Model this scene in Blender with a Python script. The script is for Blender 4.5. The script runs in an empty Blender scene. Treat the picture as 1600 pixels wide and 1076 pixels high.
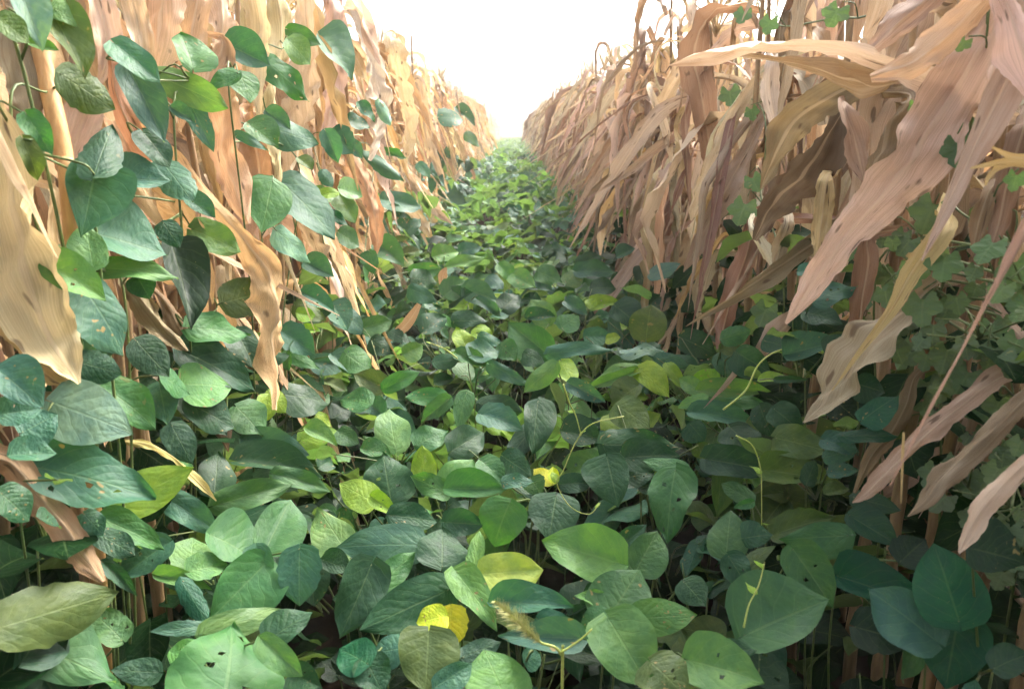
import bpy, math, random
import numpy as np
from mathutils import Vector, Matrix, Euler
from math import radians, sin, cos, pi

R = random.Random(7)
SC = bpy.context.scene
COL = SC.collection

# ------------------------------------------------------------------ camera
CAM_Z, PITCH, FPX = 1.0, radians(15.0), 1256.0       # FPX in pixels of the 1600 px wide photograph
cam_d = bpy.data.cameras.new('camera')
cam_d.sensor_width = 36.0
cam_d.lens = 36.0 * FPX / 1600.0
cam_d.clip_start, cam_d.clip_end = 0.02, 1000
cam_d.dof.use_dof = True
cam_d.dof.focus_distance = 1.6
cam_d.dof.aperture_fstop = 9.0
cam = bpy.data.objects.new('camera', cam_d)
cam.location = (0, 0, CAM_Z)
cam.rotation_euler = (radians(90) - PITCH, 0, 0)
COL.objects.link(cam)
SC.camera = cam
# ------------------------------------------------------------------ sky, sun, exposure
SUN_EL, SUN_AZ = radians(46), radians(40)            # azimuth from +Y towards +X
w = bpy.data.worlds.new('World')
SC.world = w
w.use_nodes = True
nt = w.node_tree
nt.nodes.clear()
sky = nt.nodes.new('ShaderNodeTexSky')
sky.sky_type = 'NISHITA'
sky.sun_disc = False
sky.sun_elevation, sky.sun_rotation = SUN_EL, SUN_AZ
sky.air_density, sky.dust_density, sky.ozone_density = 1.0, 6.0, 1.0
hs = nt.nodes.new('ShaderNodeHueSaturation')
hs.inputs['Saturation'].default_value = 0.40
bg = nt.nodes.new('ShaderNodeBackground')
bg.inputs['Strength'].default_value = 0.09
wo = nt.nodes.new('ShaderNodeOutputWorld')
nt.links.new(sky.outputs[0], hs.inputs['Color'])
nt.links.new(hs.outputs[0], bg.inputs['Color'])
nt.links.new(bg.outputs[0], wo.inputs['Surface'])
sd = bpy.data.lights.new('sun', 'SUN')
sd.energy, sd.angle, sd.color = 1.5, radians(30), (1.0, 0.93, 0.82)
sun = bpy.data.objects.new('sun', sd)
sv = Vector((sin(SUN_AZ) * cos(SUN_EL), cos(SUN_AZ) * cos(SUN_EL), sin(SUN_EL)))
sun.rotation_euler = sv.to_track_quat('Z', 'Y').to_euler()
COL.objects.link(sun)
SC.view_settings.view_transform = 'Standard'
SC.view_settings.look = 'None'
SC.view_settings.exposure = 2.7
SC.view_settings.gamma = 1.0
SC.cycles.use_denoising = True
SC.cycles.max_bounces = 4
SC.cycles.diffuse_bounces = 2
SC.cycles.use_adaptive_sampling = True
SC.cycles.adaptive_threshold = 0.045
SC.cycles.adaptive_min_samples = 16
SC.cycles.transparent_max_bounces = 12
SC.cycles.volume_bounces = 1

HAZE_DENSITY = 0.0042

# ------------------------------------------------------------------ helpers
FW = Vector((0, cos(PITCH), -sin(PITCH)))
UP = Vector((0, sin(PITCH), cos(PITCH)))
RT = Vector((1, 0, 0))
EYE = Vector((0, 0, CAM_Z))


def ray(x, y):
    return FW + RT * ((x - 800) / FPX) + UP * ((538 - y) / FPX)


def project(p):
    q = p - EYE
    d = q.dot(FW)
    if d < 0.05:
        return None
    return (800 + FPX * q.dot(RT) / d, 538 - FPX * q.dot(UP) / d, d)


def gz(y):
    """height of the soil: lowered near the viewer so gaps between leaves go darker"""
    t = min(1.0, max(0.0, (y - 2.0) / 2.2))
    return -0.26 * (1 - t * t * (3 - 2 * t))


def link(o, parent=None):
    COL.objects.link(o)
    if parent is not None:
        o.parent = parent
    return o


def tag(o, label, cat, group=None, kind=None):
    o['label'] = label
    o['category'] = cat
    if group:
        o['group'] = group
    if kind:
        o['kind'] = kind
    return o


def empty(name, loc):
    o = bpy.data.objects.new(name, None)
    o.empty_display_size = 0.05
    o.location = loc
    return link(o)


def mesh_from(name, verts, faces, uvs, mat):
    me = bpy.data.meshes.new(name)
    me.from_pydata([tuple(v) for v in verts], [], faces)
    me.polygons.foreach_set('use_smooth', [True] * len(me.polygons))
    if uvs is not None:
        uv = me.uv_layers.new(name='UVMap')
        li = np.empty(len(me.loops), dtype=np.int32)
        me.loops.foreach_get('vertex_index', li)
        uv.data.foreach_set('uv', np.asarray(uvs, dtype=np.float32)[li].ravel())
    me.materials.append(mat)
    me.update()
    return me


def catmull(pts, n):
    """resample a list of equal-length tuples/vectors to n+1 rows"""
    a = np.array([list(p) for p in pts], dtype=float)
    m = len(a)
    if m == 2:
        t = np.linspace(0, 1, n + 1)[:, None]
        return a[0] * (1 - t) + a[1] * t
    ext = np.vstack([2 * a[0] - a[1], a, 2 * a[-1] - a[-2]])
    out = []
    for i in range(n + 1):
        s = i / n * (m - 1)
        k = min(int(s), m - 2)
        t = s - k
        p0, p1, p2, p3 = ext[k], ext[k + 1], ext[k + 2], ext[k + 3]
        out.append(0.5 * ((2 * p1) + (-p0 + p2) * t + (2 * p0 - 5 * p1 + 4 * p2 - p3) * t * t + (-p0 + 3 * p1 - 3 * p2 + p3) * t ** 3))
    return np.array(out)


def tube(pts, radii, sides=6, n=12, nodes=False):
    rows = catmull([tuple(p) + (r,) for p, r in zip(pts, radii)], n)
    V, F, U = [], [], []
    ref = Vector((0.31, 0.87, 0.2)).normalized()
    for i in range(n + 1):
        p = Vector(rows[i][:3])
        a = Vector(rows[min(i + 1, n)][:3]) - Vector(rows[max(i - 1, 0)][:3])
        t = a.normalized() if a.length > 1e-9 else Vector((0, 0, 1))
        s = t.cross(ref)
        if s.length < 1e-3:
            s = t.cross(Vector((1, 0, 0)))
        s.normalize()
        b = t.cross(s)
        r = max(rows[i][3], 1e-4)
        if nodes and i % 4 == 0 and i:
            r *= 1.22
        for k in range(sides):
            an = 2 * pi * k / sides
            V.append(p + s * (r * cos(an)) + b * (r * sin(an)))
            U.append((k / sides, i / n))
    for i in range(n):
        for k in range(sides):
            a, b2 = i * sides + k, i * sides + (k + 1) % sides
            F.append((a, b2, b2 + sides, a + sides))
    F.append(tuple(range(sides - 1, -1, -1)))
    F.append(tuple(n * sides + k for k in range(sides)))
    return V, F, U


# ------------------------------------------------------------------ materials
class NB:
    def __init__(self, name):
        self.m = bpy.data.materials.new(name)
        self.m.use_nodes = True
        self.t = self.m.node_tree
        self.t.nodes.clear()

    def n(self, typ, **kw):
        nd = self.t.nodes.new(typ)
        for k, v in kw.items():
            if k.startswith('_'):
                setattr(nd, k[1:], v)
            else:
                key = int(k[1:]) if k[0] == 'i' and k[1:].isdigit() else k.replace('__', ' ')
                self.set(nd, key, v)
        return nd

    def set(self, nd, key, v):
        s = nd.inputs[key]
        if isinstance(v, bpy.types.NodeSocket):
            self.t.links.new(v, s)
        else:
            s.default_value = v

    def math(self, op, a, b=0.0, c=0.0, clamp=False):
        nd = self.t.nodes.new('ShaderNodeMath')
        nd.operation = op
        nd.use_clamp = clamp
        for i, v in enumerate((a, b, c)):
            self.set(nd, i, v)
        return nd.outputs[0]

    def mix(self, f, a, b, blend='MIX'):
        nd = self.t.nodes.new('ShaderNodeMix')
        nd.data_type = 'RGBA'
        nd.blend_type = blend
        self.set(nd, 0, f)
        self.set(nd, 6, a)
        self.set(nd, 7, b)
        return nd.outputs[2]

    def ramp(self, f, stops):
        nd = self.t.nodes.new('ShaderNodeValToRGB')
        el = nd.color_ramp.elements
        while len(el) < len(stops):
            el.new(0.5)
        for e, (p, c) in zip(el, stops):
            e.position = p
            e.color = c if len(c) == 4 else (*c, 1)
        self.set(nd, 0, f)
        return nd.outputs[0]

    def smooth(self, x, lo, hi, a=0.0, b=1.0):
        nd = self.t.nodes.new('ShaderNodeMapRange')
        nd.interpolation_type = 'SMOOTHSTEP'
        for k, v in zip((0, 1, 2, 3, 4), (x, lo, hi, a, b)):
            self.set(nd, k, v)
        return nd.outputs[0]

    def noise(self, vec, scale, detail=3.0, rough=0.55):
        nd = self.n('ShaderNodeTexNoise', Vector=vec, Scale=scale, Detail=detail, Roughness=rough)
        return nd.outputs[0]

    def out(self, sh, disp=None):
        o = self.t.nodes.new('ShaderNodeOutputMaterial')
        self.t.links.new(sh, o.inputs['Surface'])
        return self.m


def combine(b, x, y, z):
    nd = b.t.nodes.new('ShaderNodeCombineXYZ')
    for i, v in enumerate((x, y, z)):
        b.set(nd, i, v)
    return nd.outputs[0]


def mat_bean(name='bean_leaf_green', gloss=0.20):
    b = NB(name)
    oi = b.n('ShaderNodeObjectInfo')
    col, rnd = oi.outputs['Color'], oi.outputs['Random']
    uv = b.n('ShaderNodeTexCoord').outputs['UV']
    sp = b.n('ShaderNodeSeparateXYZ', i0=uv)
    U, V = sp.outputs[0], sp.outputs[1]
    a = b.math('ABSOLUTE', b.math('MULTIPLY_ADD', U, 2.0, -1.0))
    rz = b.math('MULTIPLY', rnd, 57.0)
    vec = combine(b, U, b.math('MULTIPLY', V, 1.4), rz)
    wob = b.math('MULTIPLY', b.math('SUBTRACT', b.noise(vec, 4.0, 0.0), 0.5), 0.10)
    nveins = b.math('MULTIPLY_ADD', rnd, 2.0, 5.5)
    t = b.math('MULTIPLY', b.math('ADD', b.math('MULTIPLY_ADD', a, -0.38, V), wob), nveins)
    fr = b.math('PINGPONG', t, 0.5)                     # 0 on the vein
    lat = b.math('MULTIPLY', b.smooth(fr, 0.02, 0.075, 1.0, 0.0), b.smooth(a, 0.75, 1.0, 1.0, 0.1))
    mid = b.smooth(a, 0.015, 0.05, 1.0, 0.0)
    vein = b.math('MAXIMUM', b.math('MULTIPLY', lat, 0.35), b.math('MULTIPLY', mid, 0.8))
    quilt = b.smooth(fr, 0.0, 0.4)
    n1 = b.noise(vec, 3.2, 2.0)
    n2 = b.noise(vec, 26.0, 1.0, 0.6)
    base = b.mix(b.smooth(n1, 0.30, 0.72), b.mix(1.0, col, (0.80, 0.86, 0.88, 1), 'MULTIPLY'), b.mix(1.0, col, (1.22, 1.12, 0.95, 1), 'MULTIPLY'))
    base = b.mix(b.math('MULTIPLY', b.smooth(n2, 0.45, 0.7), 0.14), base, b.mix(1.0, col, (1.5, 1.4, 1.3, 1), 'MULTIPLY'))
    base = b.mix(b.math('MULTIPLY', vein, 0.30), base, b.mix(0.45, b.mix(1.0, col, (1.7, 1.6, 1.5, 1), 'MULTIPLY'), (0.30, 0.38, 0.17, 1)))
    # chewed and spotted patches
    spot = b.noise(combine(b, U, b.math('MULTIPLY', V, 1.3), b.math('ADD', rz, 11.0)), 6.5, 1.0, 0.5)
    tired = b.smooth(rnd, 0.74, 0.86)
    base = b.mix(b.math('MULTIPLY', b.smooth(spot, 0.685, 0.72), tired), base, (0.22, 0.17, 0.07, 1))
    speck = b.n('ShaderNodeTexVoronoi', Vector=vec, Scale=20.0).outputs[0]
    base = b.mix(b.math('MULTIPLY', b.smooth(speck, 0.10, 0.05), b.smooth(n1, 0.50, 0.60)), base, (0.26, 0.24, 0.12, 1))
    back = b.n('ShaderNodeNewGeometry').outputs['Backfacing']
    base = b.mix(b.math('MULTIPLY', back, 0.55), base, b.mix(0.5, base, (0.30, 0.40, 0.22, 1)))
    puck = b.noise(vec, 9.0, 1.0, 0.55)
    h = b.math('ADD', b.math('MULTIPLY', b.math('MULTIPLY', quilt, b.smooth(n1, 0.35, 0.65)), 0.22), b.math('MULTIPLY', n2, 0.06))
    h = b.math('ADD', h, b.math('MULTIPLY', puck, 0.55))
    h = b.math('ADD', h, b.math('MULTIPLY', n1, 0.8))
    h = b.math('SUBTRACT', h, b.math('MULTIPLY', vein, 0.22))
    bump = b.n('ShaderNodeBump', Strength=0.38, Distance=0.004, Height=h).outputs[0]
    pr = b.n('ShaderNodeBsdfPrincipled', Base__Color=base, Normal=bump,
             Roughness=b.math('MULTIPLY_ADD', n1, 0.25, 0.40))
    pr.inputs['Specular IOR Level'].default_value = gloss
    tr = b.n('ShaderNodeBsdfTranslucent', Color=b.mix(1.0, base, (1.9, 2.1, 0.7, 1), 'MULTIPLY'), Normal=bump)
    mx = b.n('ShaderNodeMixShader', i0=0.26, i1=pr.outputs[0], i2=tr.outputs[0])
    return b.out(mx.outputs[0])


def mat_maize(name='dry_maize_leaf'):
    b = NB(name)
    oi = b.n('ShaderNodeObjectInfo')
    col, rnd = oi.outputs['Color'], oi.outputs['Random']
    uv = b.n('ShaderNodeTexCoord').outputs['UV']
    sp = b.n('ShaderNodeSeparateXYZ', i0=uv)
    U, V = sp.outputs[0], sp.outputs[1]
    a = b.math('ABSOLUTE', b.math('MULTIPLY_ADD', U, 2.0, -1.0))
    rz = b.math('MULTIPLY', rnd, 91.0)
    stri = b.noise(combine(b, b.math('MULTIPLY', U, 105.0), b.math('MULTIPLY', V, 1.1), rz), 1.0, 3.0, 0.75)
    blot = b.noise(combine(b, b.math('MULTIPLY', U, 1.6), b.math('MULTIPLY', V, 6.0), rz), 1.0, 3.0, 0.6)
    base = b.mix(b.smooth(stri, 0.30, 0.70), b.mix(1.0, col, (0.74, 0.68, 0.61, 1), 'MULTIPLY'), b.mix(1.0, col, (1.10, 1.10, 1.08, 1), 'MULTIPLY'))
    base = b.mix(b.math('MULTIPLY', b.smooth(blot, 0.52, 0.72), 0.65), base, b.mix(1.0, col, (0.62, 0.47, 0.33, 1), 'MULTIPLY'))
    base = b.mix(b.math('MULTIPLY', b.smooth(blot, 0.42, 0.28), 0.4), base, b.mix(0.6, col, (0.66, 0.55, 0.42, 1)))
    spots = b.noise(combine(b, b.math('MULTIPLY', U, 5.0), b.math('MULTIPLY', V, 22.0), b.math('ADD', rz, 5.0)), 1.0, 1.0, 0.6)
    base = b.mix(b.math('MULTIPLY', b.smooth(spots, 0.66, 0.74), 0.75), base, (0.10, 0.06, 0.035, 1))
    mid = b.smooth(a, 0.05, 0.11, 1.0, 0.0)
    base = b.mix(b.math('MULTIPLY', mid, 0.7), base, b.mix(0.5, col, (0.62, 0.48, 0.32, 1)))
    crum = b.noise(combine(b, b.math('MULTIPLY', U, 3.5), b.math('MULTIPLY', V, 34.0), rz), 1.0, 2.0, 0.6)
    h = b.math('MULTIPLY', stri, 0.40)
    h = b.math('ADD', h, b.math('MULTIPLY', crum, 1.3))
    h = b.math('ADD', h, b.math('MULTIPLY', mid, 0.6))
    h = b.math('ADD', h, b.math('MULTIPLY', blot, 0.8))
    bump = b.n('ShaderNodeBump', Strength=0.5, Distance=0.004, Height=h).outputs[0]
    pr = b.n('ShaderNodeBsdfPrincipled', Base__Color=base, Normal=bump, Roughness=0.62)
    pr.inputs['Specular IOR Level'].default_value = 0.25
    tr = b.n('ShaderNodeBsdfTranslucent', Color=b.mix(1.0, base, (1.08, 0.96, 0.82, 1), 'MULTIPLY'), Normal=bump)
    mx = b.n('ShaderNodeMixShader', i0=0.24, i1=pr.outputs[0], i2=tr.outputs[0])
    return b.out(mx.outputs[0])


def mat_simple(name, c1, c2, scale=20.0, rough=0.6, stretch=(1, 1, 1), bump=0.4, use_col=False):
    b = NB(name)
    tc = b.n('ShaderNodeTexCoord').outputs['Object']
    mp = b.n('ShaderNodeMapping', Vector=tc)
    mp.inputs['Scale'].default_value = stretch
    n = b.noise(mp.outputs[0], scale, 5.0, 0.6)
    base = b.mix(b.smooth(n, 0.3, 0.7), (*c1, 1), (*c2, 1))
    if use_col:
        base = b.mix(1.0, base, b.n('ShaderNodeObjectInfo').outputs['Color'], 'MULTIPLY')
    bp = b.n('ShaderNodeBump', Strength=bump, Distance=0.01, Height=n).outputs[0]
    pr = b.n('ShaderNodeBsdfPrincipled', Base__Color=base, Roughness=rough, Normal=bp)
    pr.inputs['Specular IOR Level'].default_value = 0.02 if rough > 0.9 else 0.4
    return b.out(pr.outputs[0])


M_BEAN = mat_bean()
M_SHADE_LEAF = mat_bean('shade_toned_bean_leaf', 0.02)  # sheen cut so the undergrowth reads as deep shade
M_MAIZE = mat_maize()
M_ORANGE = mat_simple('orange_maize_stalk', (0.46, 0.24, 0.09), (0.64, 0.38, 0.16), 14, 0.45, (6, 6, 0.6), 0.25)
M_STALK = mat_simple('dry_maize_stalk', (0.20, 0.12, 0.06), (0.38, 0.25, 0.13), 14, 0.5, (6, 6, 0.6), 0.3)
M_STEM = mat_simple('green_stem', (0.065, 0.11, 0.03), (0.14, 0.18, 0.05), 40, 0.5, (1, 1, 1), 0.2)
M_SHOOT = mat_simple('young_shoot', (0.34, 0.42, 0.08), (0.46, 0.50, 0.14), 40, 0.45, (1, 1, 1), 0.2)
M_STRAW = mat_simple('straw', (0.45, 0.33, 0.17), (0.60, 0.46, 0.26), 30, 0.6, (1, 1, 1), 0.3)
M_SOIL = mat_simple('soil', (0.010, 0.007, 0.005), (0.030, 0.021, 0.015), 9, 0.95, (1, 1, 1), 0.9)
M_BRIST = mat_simple('seed_head', (0.42, 0.46, 0.14), (0.56, 0.55, 0.25), 60, 0.6)

# ------------------------------------------------------------------ leaf shapes
def leaflet_mesh(rng, asym=0.0, serr=0.0, nv=12, nu=8, holes=0):
    V, F, U = [], [], []
    fold, droop = rng.uniform(-0.10, 0.26), rng.uniform(0.02, 0.30)
    wa, wf, wp = rng.uniform(0.02, 0.07), rng.uniform(7, 12), rng.uniform(0, 6)
    cup = rng.uniform(-0.12, 0.15)
    tw = rng.uniform(-0.35, 0.35)
    pe, pt = rng.uniform(0.36, 0.48), rng.uniform(0.66, 0.92)
    vm = pe / (pe + pt)
    mx = vm ** pe * (1 - vm) ** pt
    for j in range(nv + 1):
        v = (j / nv) ** 1.15
        v = min(max(v, 0.0), 1.0)
        wv = (max(v, 1e-6) ** pe) * (max(1 - v, 0.0) ** pt) / mx * 0.5
        if v == 0:
            wv = 0.012
        if v > 0.8:
            wv *= 1 - 0.35 * ((v - 0.8) / 0.2) ** 0.8 * (1 if v < 1 else 0)
        for i in range(nu + 1):
            u = i / nu * 2 - 1
            k = 1 + asym * (1 if u > 0 else -1)
            edge = 1 + serr * (0.06 * sin(31 * v + 9 * u) + 0.04 * sin(53 * v)) * abs(u)
            x = u * wv * k * edge
            y = v - 0.06 * abs(u) * (1 - v) * (1 - 2 * v if v < .5 else 0) - (0.05 * (abs(u) ** 2) if v < 0.25 else 0)
            z = fold * abs(u) * wv * 1.4 - droop * v * v + wa * abs(u) ** 2 * sin(wf * v + wp + (1.3 if u > 0 else 0)) \
                + cup * (u * u) * wv + tw * x * (v - 0.4)
            V.append((x, y, z))
            U.append((u * .5 + .5, v))
    W = nu + 1
    for j in range(nv):
        for i in range(nu):
            p = j * W + i
            F.append((p, p + 1, p + W + 1, p + W))
    if holes:
        for q in range(holes):                              # insect holes
            j, i = rng.randrange(3, nv - 2), rng.choice([k for k in range(1, nu - 1)])
            F = [f for f in F if f[0] != j * W + i]
            for c in (j * W + i, j * W + i + 1, (j + 1) * W + i + 1, (j + 1) * W + i):
                x, y, z = V[c]
                V[c] = (x + rng.uniform(-.018, .018), y + rng.uniform(-.018, .018), z)
    return mesh_from('leaflet', V, F, U, M_BEAN)


def lobed_mesh(rng):
    V, F, U = [(0, 0, 0)], [], [(0.5, 0.3)]
    NA, NRg = 40, 4
    cup = rng.uniform(-0.10, 0.25)
    ph = rng.uniform(0, 6)
    for r in range(1, NRg + 1):
        for k in range(NA):
            an = 2 * pi * k / NA
            th = (an + pi) % (2 * pi) - pi                      # 0 = tip
            lob = 0.40 + 0.12 * (0.5 + 0.5 * cos(5 * th)) ** 0.8
            lob *= 1.12 if abs(th) < 0.6 else (0.92 if abs(th) < 2.1 else 0.85)
            if abs(th) > 2.75:
                lob *= 0.45
            lob *= 1 + 0.04 * sin(15 * th + ph)
            rr = lob * r / NRg
            x, y = rr * sin(th) * 1.05, 0.42 + rr * cos(th)
            z = cup * rr * rr * 2 + 0.05 * sin(5 * th + ph) * rr - 0.25 * max(0, rr * cos(th)) ** 2
            V.append((x, y, z))
            U.append((0.5 + x * 0.6, y))
    V[0] = (0, 0.42, 0)
    U[0] = (0.5, 0.42)
    for k in range(NA):
        F.append((0, 1 + (k + 1) % NA, 1 + k))
    for r in range(NRg - 1):
        for k in range(NA):
            a, b2 = 1 + r * NA + k, 1 + r * NA + (k + 1) % NA
            F.append((a, b2, b2 + NA, a + NA))
    # flip so that normals point up
    F = [tuple(reversed(f)) for f in F]
    return mesh_from('lobed_leaf', V, F, U, M_BEAN)


LEAFLETS = [leaflet_mesh(R) for _ in range(14)] + [leaflet_mesh(R, 0, 0.8) for _ in range(3)] + [leaflet_mesh(R, 0, 0.3, 22, 14, h) for h in (2, 3, 5)]
LATERALS = [leaflet_mesh(R, R.choice((-1, 1)) * 0.22) for _ in range(9)]
LOBED = [lobed_mesh(R) for _ in range(4)]


def vnoise(x, seed):
    k = math.floor(x)
    f = x - k
    f = f * f * (3 - 2 * f)
    h = lambda i: (math.sin(i * 127.1 + seed * 311.7) * 43758.5453) % 1.0 * 2 - 1
    return h(k) * (1 - f) + h(k + 1) * f


def ribbon(pts, widths, normals, rng, n=26, m=6, fold=None, wave=1.1, rolls=None, curl=0.0):
    """leaf blade swept along pts: widths in m, normals = facing of the blade"""
    P = catmull(pts, n)
    Wd = catmull([(x,) for x in widths], n)[:, 0]
    N = catmull(normals, n)
    RO = catmull([(x,) for x in rolls], n)[:, 0] if rolls else np.zeros(n + 1)
    fold = rng.uniform(-0.25, 0.35) if fold is None else fold
    ph1, ph2 = rng.uniform(0, 6), rng.uniform(0, 6)
    f1, f2 = rng.uniform(16, 26), rng.uniform(38, 60)
    V, F, U = [], [], []
    ln = 0.0
    prev = None
    e1 = e2 = 0.0
    pl = [rng.uniform(-1, 1) for _ in range(m + 1)]
    for i in range(n + 1):
        p = Vector(P[i])
        if prev is not None:
            ln += (p - prev).length
        prev = p
        t = (Vector(P[min(i + 1, n)]) - Vector(P[max(i - 1, 0)])).normalized()
        nn = Vector(N[i])
        nn = (nn - t * nn.dot(t))
        if nn.length < 1e-4:
            nn = t.orthogonal()
        nn.normalize()
        if RO[i]:
            nn = Matrix.Rotation(RO[i], 3, t) @ nn
        s = t.cross(nn)
        wv = max(Wd[i], 0.0015)
        e1 = e1 * 0.6 + rng.uniform(-0.07, 0.05) * wave          # ragged edges
        e2 = e2 * 0.6 + rng.uniform(-0.07, 0.05) * wave
        if rng.random() < 0.03 * wave:
            e1 -= 0.16
        if rng.random() < 0.03 * wave:
            e2 -= 0.16
        for k in range(m + 1):
            c = k / m * 2 - 1
            ph = ph1 if c > 0 else ph2
            wob = wave * 0.20 * wv * abs(c) ** 2 * (1.3 * vnoise(f1 * 0.9 * ln, ph) + 0.7 * vnoise(f2 * ln, ph * 2))
            ed = 1 + (e1 if c > 0 else e2) * abs(c) ** 3
            z = fold * (abs(c) ** 1.1) * wv * 0.5 + wob
            z += wv * 0.035 * pl[k] + (wv * 0.05 if abs(c) < 0.02 else 0)
            z += wave * wv * 0.05 * (vnoise(1.7 * c + 21 * ln, ph1) + vnoise(-2.6 * c + 44 * ln, ph2)) * 1.4
            ca = curl * c
            V.append(p + s * (c * wv * 0.5 * ed * (cos(ca) if curl else 1)) + nn * (z + (abs(sin(ca)) * wv * 0.5 if curl else 0)))
            U.append((c * .5 + .5, ln))
    Wm = m + 1
    for i in range(n):
        for k in range(m):
            a = i * Wm + k
            F.append((a, a + 1, a + Wm + 1, a + Wm))
    return V, F, U


# ------------------------------------------------------------------ colours (linear)
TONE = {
    'x': (0.009, 0.030, 0.014), 'd': (0.020, 0.064, 0.032), 'g': (0.012, 0.078, 0.040),  # 'x' has deep shade put into the green
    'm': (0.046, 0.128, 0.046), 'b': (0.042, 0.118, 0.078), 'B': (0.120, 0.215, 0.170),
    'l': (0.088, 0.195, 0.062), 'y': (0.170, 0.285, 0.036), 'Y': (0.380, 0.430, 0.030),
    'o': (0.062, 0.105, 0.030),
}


def jitter_col(c, rng, k=0.22):
    f = 1 + rng.uniform(-k, k)
    return tuple(min(1, max(0.003, ch * f * (1 + rng.uniform(-0.10, 0.10)))) for ch in c) + (1.0,)


MT = {  # dry maize tones
    'tan': (0.62, 0.465, 0.285), 'pale': (0.70, 0.575, 0.42), 'orange': (0.52, 0.34, 0.185), 'brown': (0.30, 0.21, 0.14),
    'pink': (0.46, 0.365, 0.275), 'dark': (0.18, 0.12, 0.080), 'straw': (0.58, 0.44, 0.20), 'pinkpale': (0.69, 0.57, 0.44),
}

# ------------------------------------------------------------------ ground
def build_ground():
    n, V, F, U = 60, [], [], []
    xs = np.concatenate([np.linspace(-60, -3, 8), np.linspace(-2.6, 2.6, 27), np.linspace(3, 60, 8)])
    ys = np.concatenate([np.linspace(-3, 8, 60), np.linspace(9, 130, 22)])
    g = random.Random(3)
    for y in ys:
        for x in xs:
            V.append((x, y, gz(y) + g.uniform(-0.02, 0.02) + (0.03 * cos(x * 2 * pi / 0.8 + pi) if abs(x) < 3 else 0)))
            U.append((x, y))
    W = len(xs)
    for j in range(len(ys) - 1):
        for i in range(W - 1):
            p = j * W + i
            F.append((p, p + 1, p + W + 1, p + W))
    o = bpy.data.objects.new('ground', mesh_from('ground', V, F, U, M_SOIL))
    o['kind'] = 'structure'
    o['label'] = 'dark bare soil between and under the maize rows'
    link(o)


build_ground()

# ------------------------------------------------------------------ dry maize plants
def proto_leaf(rng, big=True):
    """blade that leaves the stalk at the origin towards +X and hangs down"""
    L = rng.uniform(0.50, 0.82)
    W = rng.choice((rng.uniform(0.022, 0.045), rng.uniform(0.045, 0.080)))
    th = rng.uniform(radians(15), radians(50))              # from the vertical at the stalk
    end = rng.uniform(radians(150), radians(188))
    bend = rng.uniform(0.08, 0.30)
    sharp = rng.uniform(0.06, 0.22)
    az, daz = 0.0, rng.uniform(-0.9, 0.9)
    p = Vector((0, 0, 0))
    pts, nor, wid, rol = [], [], [], []
    N = 12
    tw = rng.uniform(-1.9, 1.9)
    tws = rng.uniform(0.2, 0.6)
    for i in range(N + 1):
        s = i / N
        k = 1 / (1 + math.exp(-(s - bend) / sharp * 2.2))
        k0 = 1 / (1 + math.exp(bend / sharp * 2.2))
        a = th + (end - th) * (k - k0) / (1 - k0)
        d = Vector((sin(a) * cos(az + daz * s), sin(a) * sin(az + daz * s), cos(a)))
        nn = Vector((-cos(a) * cos(az), -cos(a) * sin(az), sin(a)))
        pts.append(tuple(p))
        nor.append(tuple(nn))
        wid.append(W * (0.55 + 1.5 * s) if s < 0.3 else W * max(0.03, (1 - ((s - 0.3) / 0.7) ** 1.8)))
        rol.append(tw * max(0, (s - tws)) / (1 - tws) + rng.uniform(-0.12, 0.12))
        p = p + d * (L / N)
    V, F, U = ribbon(pts, wid, nor, rng, n=22, m=4, rolls=rol, curl=rng.uniform(0.2, 1.1) if rng.random() < .5 else 0)
    return mesh_from('maize_leaf', V, F, U, M_MAIZE)


def slant_leaf(rng, lean):
    """dead blade that hangs from the stalk towards +X, almost straight"""
    L, W = rng.uniform(0.35, 0.80), rng.choice((rng.uniform(0.015, 0.04), rng.uniform(0.04, 0.085)))
    kink, ks = rng.choice((0, 0, rng.uniform(-.9, .9))), rng.uniform(.4, .7)
    pts, nor, wid, rol = [], [], [], []
    p = Vector((0, 0, 0))
    a0, a1 = radians(rng.uniform(70, 110)), radians(180 - rng.uniform(-0.35, 1.5) * lean)
    N, r = 9, rng.uniform(-.8, .8)
    az = rng.uniform(-1.1, 1.1)
    for i in range(N + 1):
        s = i / N
        a = a0 + (a1 - a0) * min(1, s / 0.28) + (kink if s > ks else 0)
        d = Vector((sin(a), sin(a) * az, cos(a)))
        pts.append(tuple(p))
        nor.append((0.7 * -cos(a) + .2, -0.6, sin(a) * .6))
        wid.append(W * (0.35 + 2.2 * s) if s < 0.3 else W * max(0.03, (1 - ((s - 0.3) / 0.7) ** 2.2)))
        r = max(-1.6, min(1.6, r + rng.uniform(-.45, .45)))
        rol.append(r)
        p = p + d * (L / N)
    V, F, U = ribbon(pts, wid, nor, rng, n=20, m=4, rolls=rol, wave=1.5, curl=rng.uniform(0.3, 1.2) if rng.random() < .5 else 0)
    return mesh_from('maize_leaf', V, F, U, M_MAIZE)


MR_ = random.Random(21)
SLANT = {-1: [slant_leaf(MR_, 16) for _ in range(22)], 1: [slant_leaf(MR_, 36) for _ in range(26)]}


def thatch(side, rng, n):
    out = []
    for i in range(n):
        z = rng.uniform(0.50, 1.62)
        az = (pi if side > 0 else 0) + rng.uniform(-1.35, 1.35)
        s = rng.uniform(.8, 1.15)
        out.append((rng.choice(SLANT[side]), 'leaf', Matrix.Translation((0, 0, z)) @ Matrix.Rotation(az, 4, 'Z') @ Matrix.Scale(s, 4)))
    return out


PLEAF = [proto_leaf(MR_) for _ in range(36)]


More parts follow.
